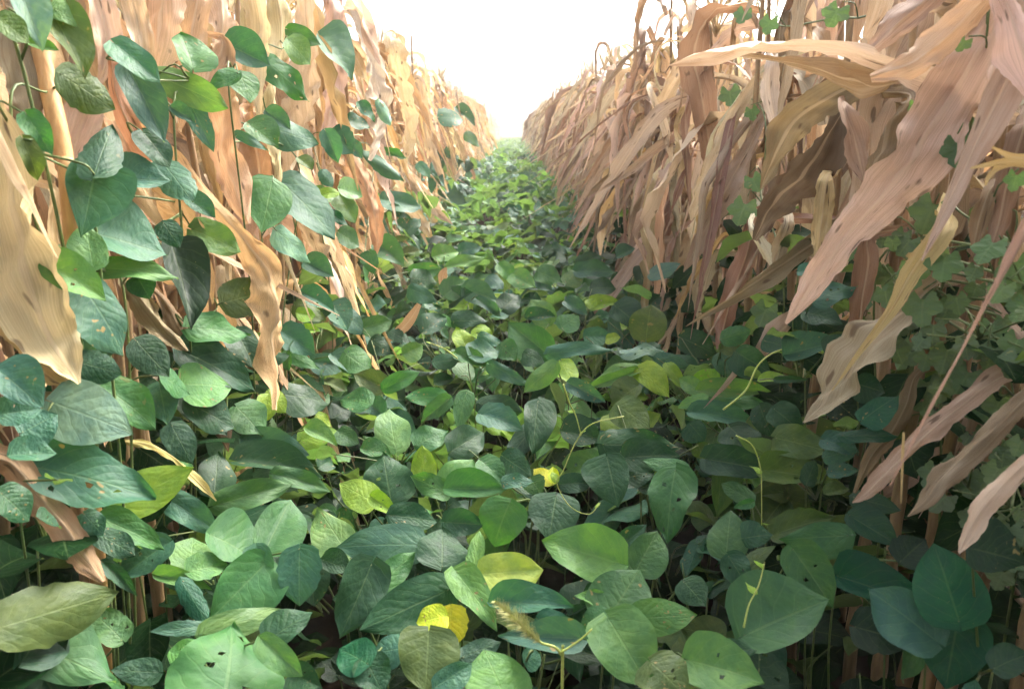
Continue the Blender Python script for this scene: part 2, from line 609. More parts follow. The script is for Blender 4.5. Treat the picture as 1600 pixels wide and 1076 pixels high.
def stalk_mesh(rng, h=1.62, r=0.0135):
    pts, rad = [], []
    ox, oy = 0.0, 0.0
    for i in range(6):
        pts.append((ox, oy, h * i / 5))
        rad.append(r * (1 - 0.62 * (i / 5)))
        ox += rng.uniform(-0.015, 0.015)
        oy += rng.uniform(-0.015, 0.015)
    V, F, U = tube(pts, rad, 8, 40, nodes=True)
    return mesh_from('maize_stalk', V, F, U, M_STALK)


def tassel_mesh(rng):
    V, F, U = [], [], []
    for k in range(7):
        az, el = rng.uniform(0, 6.28), rng.uniform(0.7, 1.45)
        L = rng.uniform(0.12, 0.24)
        pts = [(0, 0, -0.02)]
        for s in (0.4, 0.75, 1.0):
            pts.append((cos(az) * cos(el) * L * s, sin(az) * cos(el) * L * s, sin(el) * L * s - 0.16 * L * s * s))
        v, f, u = tube(pts, [0.003, 0.004, 0.0035, 0.001], 4, 5)
        o = len(V)
        V += v
        F += [tuple(i + o for i in q) for q in f]
        U += u
    return mesh_from('tassel', V, F, U, M_STRAW)


def ear_mesh(rng):
    pts = [(0.012, 0, 0), (0.05, 0, 0.02), (0.075, 0, -0.04), (0.085, 0, -0.14), (0.09, 0, -0.21), (0.09, 0, -0.25)]
    V, F, U = tube(pts, [0.006, 0.016, 0.026, 0.027, 0.014, 0.003], 10, 16)
    g = [Vector(v) + Vector((0.002 * sin(i % 10 * 2.6), 0.002 * cos(i % 10 * 3.3), 0)) for i, v in enumerate(V)]
    return mesh_from('ear', g, F, [(u[0] * 2, u[1] * .25) for u in U], M_MAIZE)


STALKS = [stalk_mesh(MR_) for _ in range(5)]
TASSELS = [tassel_mesh(MR_) for _ in range(4)]
EARS = [ear_mesh(MR_) for _ in range(2)]


def maize_spec(rng):
    """list of (mesh, name, matrix, tone) in plant space"""
    sp = []
    st = rng.choice(STALKS)
    a0 = rng.uniform(0, 2 * pi)
    z = 0.22
    i = 0
    while z < 1.60:
        az = a0 + (i % 2) * pi + rng.uniform(-0.7, 0.7)
        s = rng.uniform(0.85, 1.15) * (1.0 if 0.4 < z < 1.4 else 0.72)
        m = Matrix.Translation((0, 0, z)) @ Euler((rng.uniform(-.15, .15), rng.uniform(-.15, .15), az)).to_matrix().to_4x4() @ Matrix.Diagonal((s, s, s, 1))
        sp.append((rng.choice(PLEAF), 'leaf', m))
        z += rng.uniform(0.065, 0.105)
        i += 1
    sp.append((rng.choice(TASSELS), 'tassel', Matrix.Translation((0, 0, 1.60))))
    if rng.random() < 0.6:
        sp.append((rng.choice(EARS), 'ear', Matrix.Translation((0, 0, rng.uniform(0.7, 0.95))) @ Matrix.Rotation(rng.uniform(0, 6), 4, 'Z')))
    return st, sp


SPECS = [maize_spec(MR_) for _ in range(9)]


def maize_tone(side, rng, z=0):
    if side < 0:
        c = rng.choices(['tan', 'pale', 'orange', 'straw', 'brown'], [5, 4, 3, 1, 1])[0]
    else:
        c = rng.choices(['pink', 'pinkpale', 'brown', 'tan', 'dark'], [5, 3, 4, 2, 1])[0]
    return jitter_col(MT[c], rng, 0.14)


def join_meshes(name, items):
    """one mesh out of (mesh, matrix) pairs; keeps UVs"""
    V, F, U, o = [], [], [], 0
    mats = items[0][0].materials[0]
    for me, m in items:
        nv = len(me.vertices)
        co = np.empty(nv * 3)
        me.vertices.foreach_get('co', co)
        co = co.reshape(-1, 3)
        M = np.array(m)
        co = co @ M[:3, :3].T + M[:3, 3]
        uvv = np.zeros((nv, 2))
        li = np.empty(len(me.loops), dtype=np.int32)
        me.loops.foreach_get('vertex_index', li)
        uv = np.empty(len(me.loops) * 2, dtype=np.float32)
        me.uv_layers[0].data.foreach_get('uv', uv)
        uvv[li] = uv.reshape(-1, 2)
        V.append(co)
        U.append(uvv)
        F += [tuple(i + o for i in p.vertices) for p in me.polygons]
        o += nv
    return mesh_from(name, np.vstack(V), F, np.vstack(U), mats)


JOINED = []
THATCHED = {-1: [], 1: []}
for st, sp in SPECS:
    lv = [(me, m) for me, nm, m in sp if nm == 'leaf']
    JOINED.append((st, join_meshes('maize_foliage', lv), [(me, nm, m) for me, nm, m in sp if nm != 'leaf']))
    for sd_ in (-1, 1):
        THATCHED[sd_].append(join_meshes('maize_foliage', lv + [(me, m) for me, nm, m in thatch(sd_, MR_, 9)]))


def put_maize(x, y, rng, label, group, detail=True, lean=None, scale=1.0, xmax=None, zones=None):
    k = rng.randrange(len(SPECS))
    side = -1 if x < 0 else 1
    z0 = gz(y)
    scale *= 1 - z0 * 0.5
    root = empty('maize_plant', (x, y, z0))
    lean = rng.uniform(-0.02, 0.07) if lean is None else lean
    root.rotation_euler = (rng.uniform(-0.05, 0.05), -side * lean, 0)
    root.scale = (scale,) * 3
    tag(root, label, 'maize plant', group)
    rz = Matrix.Rotation(rng.uniform(0, 2 * pi), 4, 'Z')
    st, sp = SPECS[k]
    o = link(bpy.data.objects.new('stalk', st), root)
    MW = Matrix.Translation((x, y, z0)) @ root.rotation_euler.to_matrix().to_4x4() @ Matrix.Diagonal((scale, scale, scale, 1))
    if detail:
        nsp = len(sp)
        for q_, (me, nm, m) in enumerate(sp + thatch(side, rng, (4 if y < 1.3 else 9) if side > 0 else 6)):
            ml = rz @ m if q_ < nsp else m
            if nm == 'tassel' and y > 3 and rng.random() < .6:
                continue
            if nm == 'leaf' and q_ < nsp and xmax is not None:
                c = MW @ ml
                tip = c @ me.vertices[len(me.vertices) // 2].co
                if abs(tip.x) < xmax and tip.x * side > 0 or tip.x * side < 0:
                    ml = Matrix.Rotation(pi, 4, 'Z') @ ml
            if nm == 'leaf' and y < (2.7 if side > 0 else 1.7):
                c = MW @ ml
                if min((c @ v.co).z for v in me.vertices) < 0.42:
                    continue
            q = bpy.data.objects.new(nm, me)
            q.matrix_basis = ml
            q.color = maize_tone(side, rng)
            link(q, root)
    else:
        st, jo, rest = JOINED[k]
        q = bpy.data.objects.new('leaves', THATCHED[side][k])
        q['kind'] = 'stuff'
        q.color = maize_tone(side, rng)
        link(q, root)
        for me, nm, m in rest:
            if (nm == 'tassel' and rng.random() < .3) or (nm != 'tassel' and y < 14):
                q = bpy.data.objects.new(nm, me)
                q.matrix_basis = rz @ m
                q.color = maize_tone(side, rng)
                link(q, root)
    return root


def stand_words(side, y):
    row = 'left' if side < 0 else 'right'
    hue = 'tan' if side < 0 else 'pinkish brown'
    return row, hue


ORD = ('first second third fourth fifth sixth seventh eighth ninth tenth eleventh twelfth thirteenth fourteenth fifteenth sixteenth seventeenth eighteenth nineteenth '
       'twentieth').split() + ['twenty-' + q for q in 'first second third fourth fifth sixth seventh eighth ninth'.split()] + ['thirtieth'] + \
      ['thirty-' + q for q in 'first second third fourth fifth sixth seventh eighth ninth'.split()] + ['fortieth'] + \
      ['forty-' + q for q in 'first second third fourth fifth sixth seventh eighth ninth'.split()] + ['fiftieth']


def build_rows():
    g = random.Random(5)
    for side in (-1, 1):
        row, hue = stand_words(side, 0)
        y, nth = 0.75, -1
        while y < 8.0:
            x = side * ((0.86 if side < 0 or y < 2.3 else 0.76) + g.uniform(-0.05, 0.05) + (0.06 if y < 2.0 else 0))
            nth += 1
            lb, gr = f'dry {hue} maize plant, {ORD[nth]} from the viewer in the {row} row', f'{row} maize row beside the beans'
            put_maize(x, y, g, lb, gr, True, lean=g.uniform(-0.02, 0.06) + (0.05 if side > 0 else 0), scale=g.uniform(0.92, 1.04) if y < 2.3 else g.uniform(0.84, 0.96) * (0.96 if side > 0 else 1),
                      xmax=0.60 if y < 2.2 else 0.45)
            y += g.uniform(0.15, 0.22)
        y = 1.5
        while y < 9:
            put_maize(side * (1.22 + g.uniform(-0.08, 0.08)), y, g, f'dry maize plant half hidden behind the {row} front row',
                      f'second {row} maize row', False, scale=g.uniform(0.84, 0.96))
            y += g.uniform(0.17, 0.25)
        items = []
        for xx, y0, y1 in ((1.6, 2.0, 14), (2.0, 2.6, 16), (2.5, 3.2, 22)):
            y = y0
            while y < y1:
                st, jo, rest = g.choice(JOINED)
                items.append((jo, Matrix.Translation((side * (xx + g.uniform(-.1, .1)), y, gz(y))) @ Matrix.Rotation(g.uniform(0, 6), 4, 'Z') @ Matrix.Scale(0.88, 4)))
                y += 0.32
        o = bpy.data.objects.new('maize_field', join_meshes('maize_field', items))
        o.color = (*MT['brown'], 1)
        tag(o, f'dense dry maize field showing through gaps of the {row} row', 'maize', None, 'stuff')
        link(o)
        y = 8.0
        while y < 22:
            put_maize(side * ((0.88 if side < 0 else 0.78) + g.uniform(-0.07, 0.07)), y, g, f'small far maize plant in the {row} row near the bright end',
                      f'far end of the {row} maize row', False, lean=g.uniform(-0.02, 0.08), scale=g.uniform(0.84, 0.95))
            y += g.uniform(0.20, 0.32)
        # the row goes on behind the camera
        items = []
        for xx in (0.86, 1.25, 1.7):
            y = -3.2
            while y < (0.35 if xx < 1 else 0.9):
                st, jo, rest = g.choice(JOINED)
                items.append((jo, Matrix.Translation((side * (xx + g.uniform(-.05, .05) + (0.14 if y > -0.6 else 0)), y, gz(y))) @ Matrix.Rotation(g.uniform(0, 6), 4, 'Z')))
                y += 0.2
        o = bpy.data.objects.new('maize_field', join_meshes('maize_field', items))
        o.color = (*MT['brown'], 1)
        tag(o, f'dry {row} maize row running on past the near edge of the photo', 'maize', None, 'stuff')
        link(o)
        # the rows run on as one mass
        items = []
        y = 22
        while y < 60:
            st, jo, rest = g.choice(JOINED)
            for xx in (0.9, 1.6):
                items.append((jo, Matrix.Translation((side * (xx + g.uniform(-.08, .08)), y, 0)) @ Matrix.Rotation(g.uniform(0, 6), 4, 'Z') @ Matrix.Scale(0.9, 4)))
            y += 0.9
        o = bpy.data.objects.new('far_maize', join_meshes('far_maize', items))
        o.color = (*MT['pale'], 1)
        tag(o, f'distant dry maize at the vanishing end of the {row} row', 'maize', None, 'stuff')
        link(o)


build_rows()

# ------------------------------------------------------------------ bean plants that carpet the alley
BR = random.Random(31)


def petiole_mesh(p0, p1, rng, r=0.0017, mat=None):
    a, c = Vector(p0), Vector(p1)
    mid = (a + c) * 0.5 + Vector((rng.uniform(-.02, .02), rng.uniform(-.02, .02), rng.uniform(0, .03)))
    V, F, U = tube([a, mid, c], [r * 1.25, r, r * 0.8], 5, 6)
    return mesh_from('petiole', V, F, U, mat or M_STEM)


def bean_spec(rng, nleaf=9, rad=0.27, zlo=0.12, zhi=0.35):
    """stem mesh + leaves [(petiole mesh, point, [(leaflet mesh, matrix)])] in plant space"""
    leaves = []
    for i in range(nleaf):
        a = i * 2.4 + rng.uniform(-.4, .4)
        rr = rad * math.sqrt((i + 0.6) / nleaf) * rng.uniform(0.8, 1.15)
        z = rng.uniform(zlo, zhi) if i > nleaf * 0.45 else rng.uniform(zhi - 0.10, zhi)
        P = Vector((rr * cos(a), rr * sin(a), z))
        foot = Vector((rr * 0.35 * cos(a), rr * 0.35 * sin(a), z * 0.55))
        pm = petiole_mesh(foot - P, (0, 0, 0), rng)
        yaw = a + rng.uniform(-1.2, 1.2) - pi / 2
        base = Euler((rng.uniform(-0.65, 0.35), rng.uniform(-0.5, 0.5), yaw)).to_matrix().to_4x4()
        L = rng.uniform(0.075, 0.115)
        lf = []
        for kind, rot, off in (('t', 0, 0.018), ('l', 1.25, 0.0), ('l', -1.25, 0.0)):
            l = L * (1.05 if kind == 't' else 0.92) * rng.uniform(.9, 1.1)
            wd = l * rng.uniform(0.66, 0.86)
            M = base @ Matrix.Translation((0, off, 0)) @ Euler((rng.uniform(-.4, .2), rng.uniform(-.35, .35), rot + rng.uniform(-.15, .15))).to_matrix().to_4x4() @ Matrix.Diagonal((wd, l, l, 1))
            lf.append((rng.choice(LEAFLETS if kind == 't' else LATERALS), M))
        leaves.append((pm, P, lf))
    V, F, U = tube([(0, 0, -0.01), (0.02, 0.01, zhi * .4), (-0.01, 0.03, zhi * .75), (0.05, 0.05, zhi * .95)], [.0042, .0035, .0028, .0014], 6, 10)
    return mesh_from('stem', V, F, U, M_STEM), leaves


BSPEC = [bean_spec(BR) for _ in range(8)]
BJOIN = []
for st, lv in BSPEC:
    BJOIN.append((st, join_meshes('foliage', [(me, Matrix.Translation(P) @ M) for pm, P, lf in lv for me, M in lf])))

FILL_TONES = ['d', 'd', 'm', 'x', 'b', 'd', 'b', 'd', 'o', 'd']  # mostly dark greens: shade of the lower layer put into leaf colour
GAPS = [(195, 880, 290, 1060), (215, 610, 330, 690), (1185, 560, 1290, 660), (1270, 880, 1420, 1076), (800, 830, 910, 930),
        (1490, 870, 1600, 1076), (180, 480, 260, 540)]


def in_gap(p):
    q = project(p)
    if not q:
        return False
    return any(a < q[0] < c and b < q[1] < d for a, b, c, d in GAPS)


def put_bean(x, y, rng, label, group, detail=True, scale=1.0, zs=1.0, tones=FILL_TONES):
    k = rng.randrange(len(BSPEC))
    root = empty('bean_plant', (x, y, gz(y)))
    rz = rng.uniform(0, 2 * pi)
    root.rotation_euler = (0, 0, rz)
    root.scale = (scale, scale, scale * zs)
    tag(root, label, 'bean plant', group)
    st, lv = BSPEC[k]
    link(bpy.data.objects.new('stem', st), root)
    MW = Matrix.Translation((x, y, gz(y))) @ Matrix.Rotation(rz, 4, 'Z') @ Matrix.Diagonal((scale, scale, scale * zs, 1))
    if detail:
        for pm, P, lf in lv:
            wp = MW @ P
            if in_gap(wp) or wp.y < 0.45:
                continue
            q = bpy.data.objects.new('leaf', pm)
            q.location = P
            link(q, root)
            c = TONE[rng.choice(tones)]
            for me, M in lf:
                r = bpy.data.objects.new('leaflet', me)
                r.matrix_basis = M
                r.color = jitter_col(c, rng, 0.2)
                link(r, q)
    else:
        q = bpy.data.objects.new('leaves', BJOIN[k][1])
        q['kind'] = 'stuff'
        q.color = jitter_col(TONE[rng.choice(tones)], rng, 0.15)
        link(q, root)
    return root


def build_carpet():
    g = random.Random(11)
    y, rank = 0.58, -1
    while y < 6.2:
        rank += 1
        for i in range(5):
            x = -0.66 + 0.33 * i + g.uniform(-.09, .09)
            yy = y + g.uniform(-.1, .1)
            where = ('against the left maize', 'left of the centre line', 'on the centre line', 'right of the centre line', 'against the right maize')[i]
            zs = 1.05 if yy < 1.5 else (1.55 if yy < 2.6 else (1.3 if yy < 3.4 else 1.0))
            put_bean(x, yy, g, f'green bean plant {where}, {ORD[rank]} rank from the viewer', 'bean plants in ranks along the alley', True, g.uniform(.92, 1.08), zs * g.uniform(.92, 1.04) * (1.06 if yy > 2.6 else 1),
                     ['x', 'd', 'd', 'g', 'o'] if (i == 4 and yy < 1.7) else (['d', 'x', 'x', 'd', 'o'] if yy < 1.6 else FILL_TONES + (['m', 'l', 'b', 'm', 'b'] if yy > 1.7 else []) + (['l', 'l', 'l', 'y'] if i in (2, 3) and yy > 1.7 else [])))  # nearest plants get the darkest tones, painting shade into the pockets
        y += 0.235 if y < 1.7 else 0.31
    while y < 21:
        for i in range(4):
            x = -0.57 + 0.38 * i + g.uniform(-.1, .1)
            put_bean(x, y + g.uniform(-.12, .12), g, 'tiny far bean plant in the green strip towards the bright end', 'far bean plants of the green strip',
                     False, g.uniform(1.05, 1.25), g.uniform(1.0, 1.25), ['b', 'm', 'd', 'l', 'b'])
        y += 0.42
    for k in range(6):
        yy = 4.2 + 0.9 * k + g.uniform(-.15, .15)
        o = put_bean(-0.68 + g.uniform(-.06, .03), yy, g, 'distant bean climbing the left maize as a green column', 'far beans climbing the left maize',
                     False, g.uniform(.9, 1.1), g.uniform(1.6, 2.4), ['b', 'd', 'd', 'b'])
        o.name = 'climbing_bean'
        o['category'] = 'climbing bean'
    items = []
    while y < 60:
        for i in range(3):
            items.append((g.choice(BJOIN)[1], Matrix.Translation((-0.5 + .5 * i + g.uniform(-.1, .1), y, 0)) @ Matrix.Rotation(g.uniform(0, 6), 4, 'Z') @ Matrix.Diagonal((1.5, 1.5, 1.2, 1))))
        y += 0.8
    o = bpy.data.objects.new('far_beans', join_meshes('far_beans', items))
    o.color = (*TONE['m'], 1)
    tag(o, 'distant green bean strip fading at the end of the alley', 'bean plants', None, 'stuff')
    link(o)


build_carpet()


def build_undergrowth():
    g = random.Random(19)
    small = [leaflet_mesh(g, 0, 0, 6, 4) for _ in range(4)]
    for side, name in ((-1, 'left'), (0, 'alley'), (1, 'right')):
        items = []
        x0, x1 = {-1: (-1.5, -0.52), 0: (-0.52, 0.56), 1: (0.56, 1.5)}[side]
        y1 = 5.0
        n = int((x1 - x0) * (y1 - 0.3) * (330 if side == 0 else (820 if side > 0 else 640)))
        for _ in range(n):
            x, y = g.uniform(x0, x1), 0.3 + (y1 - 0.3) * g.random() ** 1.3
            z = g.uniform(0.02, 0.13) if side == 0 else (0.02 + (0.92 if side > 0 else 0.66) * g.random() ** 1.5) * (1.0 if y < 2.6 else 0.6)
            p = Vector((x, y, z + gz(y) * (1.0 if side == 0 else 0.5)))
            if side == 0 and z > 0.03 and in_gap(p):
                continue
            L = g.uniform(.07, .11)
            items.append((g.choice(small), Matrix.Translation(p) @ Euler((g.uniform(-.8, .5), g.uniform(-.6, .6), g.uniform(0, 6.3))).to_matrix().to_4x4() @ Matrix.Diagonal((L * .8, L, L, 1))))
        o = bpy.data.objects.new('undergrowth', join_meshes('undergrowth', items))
        o.data.materials[0] = M_SHADE_LEAF
        o.color = (0.007, 0.026, 0.009, 1)  # shade under the canopy painted in as a near-black green
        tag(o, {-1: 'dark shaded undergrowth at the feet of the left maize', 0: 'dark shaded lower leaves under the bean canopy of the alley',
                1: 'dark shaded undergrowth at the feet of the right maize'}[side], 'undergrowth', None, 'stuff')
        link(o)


build_undergrowth()

# ------------------------------------------------------------------ individually shaped bean leaves
TILES = {1: (0, 0, .3375), 2: (530, 0, .3375), 3: (1060, 0, .3375), 4: (0, 350, .3375), 5: (530, 350, .3375), 6: (1060, 350, .3375),
         7: (0, 700, .3495), 8: (530, 700, .3495), 9: (1060, 700, .3495), 10: (400, 100, .27875), 11: (800, 100, .27875), 12: (1200, 500, .27875)}

# tile: [(base x, base y, tip x, tip y, width, tone)]
LEAVES = {
 1: [(90,-60,195,215,150,'B'),(250,40,400,110,90,'l'),(230,40,400,320,150,'o'),(0,80,130,190,100,'o'),(140,200,270,230,50,'l'),
     (290,350,530,500,150,'o'),(890,310,850,135,160,'m'),(540,210,740,360,110,'b'),(600,320,765,630,150,'b'),(740,355,1045,490,130,'l'),
     (870,460,985,680,90,'b'),(1055,210,1250,300,140,'b'),(1095,345,970,400,75,'m'),(1110,340,1170,460,110,'m'),(1250,300,1450,450,110,'m'),
     (1340,190,1440,290,100,'l'),(1340,140,1480,200,70,'m'),(1490,180,1650,340,130,'b'),(1160,580,1285,670,110,'m'),(1280,600,1470,660,120,'b'),
     (1240,520,1340,590,70,'b'),(130,540,235,700,110,'m'),(110,650,190,820,90,'o'),(440,800,520,570,170,'d'),(440,800,390,1045,290,'b'),
     (500,830,785,830,140,'b'),(670,620,790,760,110,'d'),(760,760,890,920,130,'b'),(870,920,995,1000,80,'b'),(1260,850,1215,1065,190,'m'),
     (1310,850,1560,1065,160,'b'),(1540,620,1640,700,110,'b'),(1440,900,1560,890,70,'l'),(800,500,900,560,60,'b'),(1100,620,1240,690,40,'b')],
 4: [(420,40,765,130,230,'b'),(900,30,1115,110,130,'l'),(430,190,400,0,160,'l'),(230,190,490,330,150,'l'),(450,205,805,205,95,'l'),
     (400,310,600,580,230,'b'),(640,250,690,340,120,'d'),(760,0,830,100,100,'d'),(800,110,900,420,170,'x'),(1045,360,1240,310,160,'o'),
     (890,480,1170,490,120,'m'),(1100,500,1180,650,130,'d'),(640,550,780,700,150,'d'),(370,640,560,690,130,'d'),(470,750,720,890,160,'m'),
     (850,590,1200,740,170,'d'),(860,740,1080,740,170,'l'),(740,750,770,900,140,'b'),(880,830,1090,930,150,'d'),(0,680,190,840,200,'b'),
     (0,880,190,850,120,'b'),(260,830,600,950,260,'B'),(110,960,260,880,160,'b'),(1290,40,1450,160,90,'B'),(1420,180,1540,230,90,'b'),
     (1410,320,1550,390,80,'b'),(1540,380,1620,480,120,'b'),(1310,500,1460,590,120,'b'),(1380,410,1460,420,60,'y'),(1400,490,1480,490,40,'y'),
     (1450,640,1610,640,90,'b'),(1330,600,1480,660,60,'m'),(1220,640,1340,600,60,'d'),(1240,800,1220,910,90,'y'),(1250,780,1325,870,80,'y'),
     (1330,790,1530,810,130,'d'),(1100,850,1220,960,160,'m'),(1400,1000,1560,950,90,'y'),(1150,1000,1430,1060,130,'b'),(800,940,890,1100,130,'d'),
     (1430,950,1560,1010,70,'l'),(1470,890,1540,930,50,'y')],
 5: [(0,40,100,100,90,'m'),(180,90,300,180,110,'m'),(140,130,170,230,80,'m'),(330,220,480,200,80,'m'),(560,130,660,100,70,'b'),
     (440,150,560,120,80,'l'),(500,200,680,140,50,'l'),(340,250,460,260,100,'d'),(330,300,460,350,80,'b'),(490,330,590,250,110,'m'),
     (580,300,740,350,110,'b'),(640,350,760,415,50,'b'),(760,390,840,310,100,'d'),(810,230,905,280,90,'l'),(740,190,810,260,70,'l'),
     (920,220,1030,260,90,'m'),(1050,275,1110,195,90,'l'),(1165,380,1300,350,65,'y'),(1180,380,1140,340,50,'y'),(970,460,890,340,110,'l'),
     (1100,220,1275,210,80,'b'),(1110,190,1215,130,70,'d'),(1290,150,1370,110,60,'d'),(1270,270,1360,230,60,'d'),(1400,200,1400,280,80,'d'),
     (1440,240,1580,180,70,'b'),(1170,300,1270,280,80,'d'),(1280,380,1400,470,130,'d'),(1420,530,1440,370,170,'o'),(1420,390,1490,320,80,'d'),
     (965,600,780,450,170,'m'),(390,500,500,420,100,'d'),(530,450,690,440,80,'d'),(590,570,540,470,90,'y'),(640,480,700,540,80,'y'),
     (470,430,520,470,40,'l'),(300,600,390,560,90,'l'),(150,540,240,600,90,'d'),(0,390,130,500,110,'b'),(110,480,245,440,90,'m'),
     (-30,610,70,690,80,'b'),(30,600,150,680,130,'m'),(610,610,745,570,110,'b'),(545,600,690,640,75,'m'),(700,650,885,740,70,'b'),
     (750,560,820,620,100,'m'),(975,600,1275,560,70,'b'),(1030,480,1110,420,120,'m'),(1140,520,1260,510,90,'b'),(1240,530,1300,520,50,'y'),
     (1320,600,1515,550,60,'B'),(1470,620,1620,650,70,'b'),(1030,640,1090,740,100,'y'),(1000,650,850,780,90,'l'),(1370,650,1155,720,70,'l'),
     (1380,680,1145,750,50,'l'),(1390,670,1530,790,120,'y'),(1520,650,1600,760,60,'y'),(1380,750,1250,830,120,'o'),(1070,740,1230,820,80,'b'),
     (210,760,60,680,110,'o'),(210,760,370,680,80,'m'),(140,830,0,790,110,'m'),(490,800,305,800,85,'m'),(510,810,370,910,80,'m'),
     (650,830,845,860,110,'d'),(590,780,550,940,90,'m'),(660,880,850,930,120,'b'),(920,820,900,1040,150,'d'),(260,1040,230,840,160,'l'),
     (360,1020,510,940,120,'m'),(520,1050,690,940,150,'d'),(1040,960,1220,990,140,'d'),(1230,1020,1590,1020,160,'d'),(1290,840,1440,930,150,'o'),
     (0,960,90,1010,90,'m'),(110,1040,240,1060,80,'m'),(400,400,330,470,60,'d'),(870,430,1000,420,60,'d'),(1050,360,1150,420,70,'b'),
     (650,520,760,560,60,'b'),(440,640,560,620,70,'d'),(240,500,330,540,60,'d'),(690,250,760,300,70,'b'),(860,600,960,640,80,'d')],
 6: [(90,790,180,670,110,'y'),(120,770,420,770,80,'l'),(100,770,0,710,70,'l'),(120,800,0,840,45,'l'),(380,720,485,690,40,'y'),
     (80,870,355,900,90,'b'),(150,810,400,830,90,'m'),(-20,620,90,660,60,'d'),(200,600,240,700,100,'d'),(20,530,170,590,110,'d'),
     (280,600,420,680,130,'d'),(400,540,490,560,90,'d'),(210,530,330,490,80,'m'),(640,350,820,260,90,'b'),(560,220,640,200,50,'b'),
     (520,600,740,530,110,'b'),(690,580,810,520,90,'d'),(600,410,750,440,90,'d'),(450,860,580,960,120,'d'),(380,850,420,970,100,'d'),
     (720,810,850,920,140,'x'),(770,980,1010,970,60,'g'),(860,900,1010,780,120,'g'),(830,740,950,770,120,'d'),(460,990,690,1040,140,'o'),
     (680,1000,830,1040,90,'b'),(250,950,380,1060,140,'d'),(60,930,120,1000,110,'d'),(90,700,200,640,70,'d'),(460,720,590,715,30,'d')],
 7: [(190,90,690,180,230,'b'),(60,30,250,20,100,'b'),(0,200,140,300,150,'d'),(540,250,855,90,170,'y'),(470,320,745,430,120,'m'),
     (760,230,970,360,120,'b'),(960,190,980,10,150,'d'),(980,250,1300,150,110,'m'),(1080,60,1450,90,120,'d'),(1240,120,1480,170,80,'m'),
     (1190,450,1300,220,190,'m'),(1560,480,1425,250,170,'l'),(380,300,470,380,110,'b'),(740,430,530,570,130,'b'),(440,380,600,470,110,'d'),
     (470,520,605,640,70,'d'),(850,540,870,390,170,'l'),(850,550,1020,500,110,'l'),(715,570,940,620,70,'l'),(1180,520,960,740,240,'m'),
     (950,390,1150,480,200,'m'),(1150,450,1200,640,120,'b'),(1340,460,1335,690,170,'b'),(1450,500,1560,540,100,'d'),(0,800,520,640,230,'o'),
     (0,820,500,1000,330,'m'),(540,850,420,720,150,'m'),(920,800,690,805,60,'b'),(820,600,930,780,90,'g'),(930,820,1285,710,110,'l'),
     (1000,1150,1070,750,430,'m'),(780,950,900,860,90,'l'),(1180,860,1350,1010,120,'l'),(700,1000,500,990,110,'d'),(1210,850,1390,720,130,'d')],
 8: [(150,240,10,150,130,'y'),(150,220,250,290,70,'y'),(230,220,190,0,200,'d'),(380,130,370,-10,100,'y'),(470,170,600,40,140,'l'),
     (500,180,745,180,115,'m'),(480,200,330,120,90,'m'),(640,60,740,140,90,'m'),(740,40,850,110,140,'d'),(740,150,870,140,60,'b'),
     (950,150,870,80,70,'Y'),(960,150,955,80,45,'Y'),(240,300,440,320,110,'d'),(350,430,0,420,170,'b'),(460,520,470,340,200,'d'),
     (480,330,640,340,110,'d'),(600,560,625,360,70,'l'),(170,620,340,460,110,'m'),(530,560,700,770,130,'l'),(650,560,905,535,180,'Z'),
     (470,640,110,800,200,'d'),(470,750,350,770,125,'Y'),(500,720,500,885,130,'Y'),(120,960,0,880,160,'g'),(120,950,200,1080,150,'d'),
     (400,830,390,1080,240,'o'),(760,250,680,420,180,'m'),(970,220,940,390,200,'d'),(1200,50,1250,240,180,'d'),(1290,40,1520,20,130,'d'),
     (1540,100,1360,50,70,'m'),(1500,110,1450,370,180,'m'),(1240,510,920,410,210,'l'),(1230,470,1370,340,80,'d'),(1330,540,1420,370,160,'m'),
     (1210,750,1340,540,260,'m'),(1210,770,1380,1050,250,'l'),(1200,770,1060,820,120,'m'),(1200,690,1060,640,60,'l'),(1330,760,1600,740,150,'l'),
     (710,690,1030,690,120,'b'),(900,770,1060,850,130,'g'),(1060,850,720,830,130,'b'),(740,1120,660,890,260,'l'),(560,930,720,860,90,'d'),
     (440,1060,590,960,110,'b'),(1400,960,1545,1080,200,'o'),(140,530,20,830,190,'d'),(1000,160,1130,150,80,'d'),(860,140,900,200,90,'m')],
 9: [(320,230,190,150,70,'m'),(330,240,250,260,40,'m'),(215,470,230,270,160,'m'),(440,380,680,290,120,'o'),(745,390,450,400,140,'m'),
     (520,460,690,700,170,'m'),(310,830,660,670,330,'m'),(230,490,320,640,110,'d'),(740,580,1130,700,160,'g'),(1250,760,1150,420,280,'g'),
     (1250,770,1190,1060,300,'g'),(1320,450,1545,500,260,'x'),(1420,980,1560,900,150,'d'),(790,220,980,270,80,'d'),(780,310,980,430,120,'d'),
     (1000,500,1100,400,160,'x'),(800,800,1040,860,180,'x'),(60,950,370,1020,220,'l'),(160,900,345,890,120,'d'),(140,50,400,90,130,'d'),
     (400,100,700,130,120,'o'),(660,40,790,0,80,'b'),(680,110,800,90,60,'b'),(300,400,420,380,110,'d'),(30,600,120,700,120,'d')],
 10: [(390,380,470,550,110,'b'),(500,420,600,530,70,'b'),(580,220,670,310,60,'b'),(690,210,755,345,60,'B'),(520,320,650,340,80,'d'),
     (620,500,830,650,70,'b'),(690,490,860,520,50,'m'),(450,720,310,740,60,'y'),(470,700,600,740,110,'l'),(470,740,560,880,120,'l'),
     (710,760,930,790,110,'b'),(750,810,880,860,50,'b'),(1030,300,1170,300,100,'b'),(370,600,430,690,70,'b'),(1040,720,1180,830,90,'b'),
     (910,560,980,630,60,'b'),(1130,250,1230,330,60,'d'),(1170,400,1260,460,60,'m'),(400,830,530,900,60,'g'),(1010,850,1090,880,60,'y'),
     (240,530,320,590,70,'o')],
}
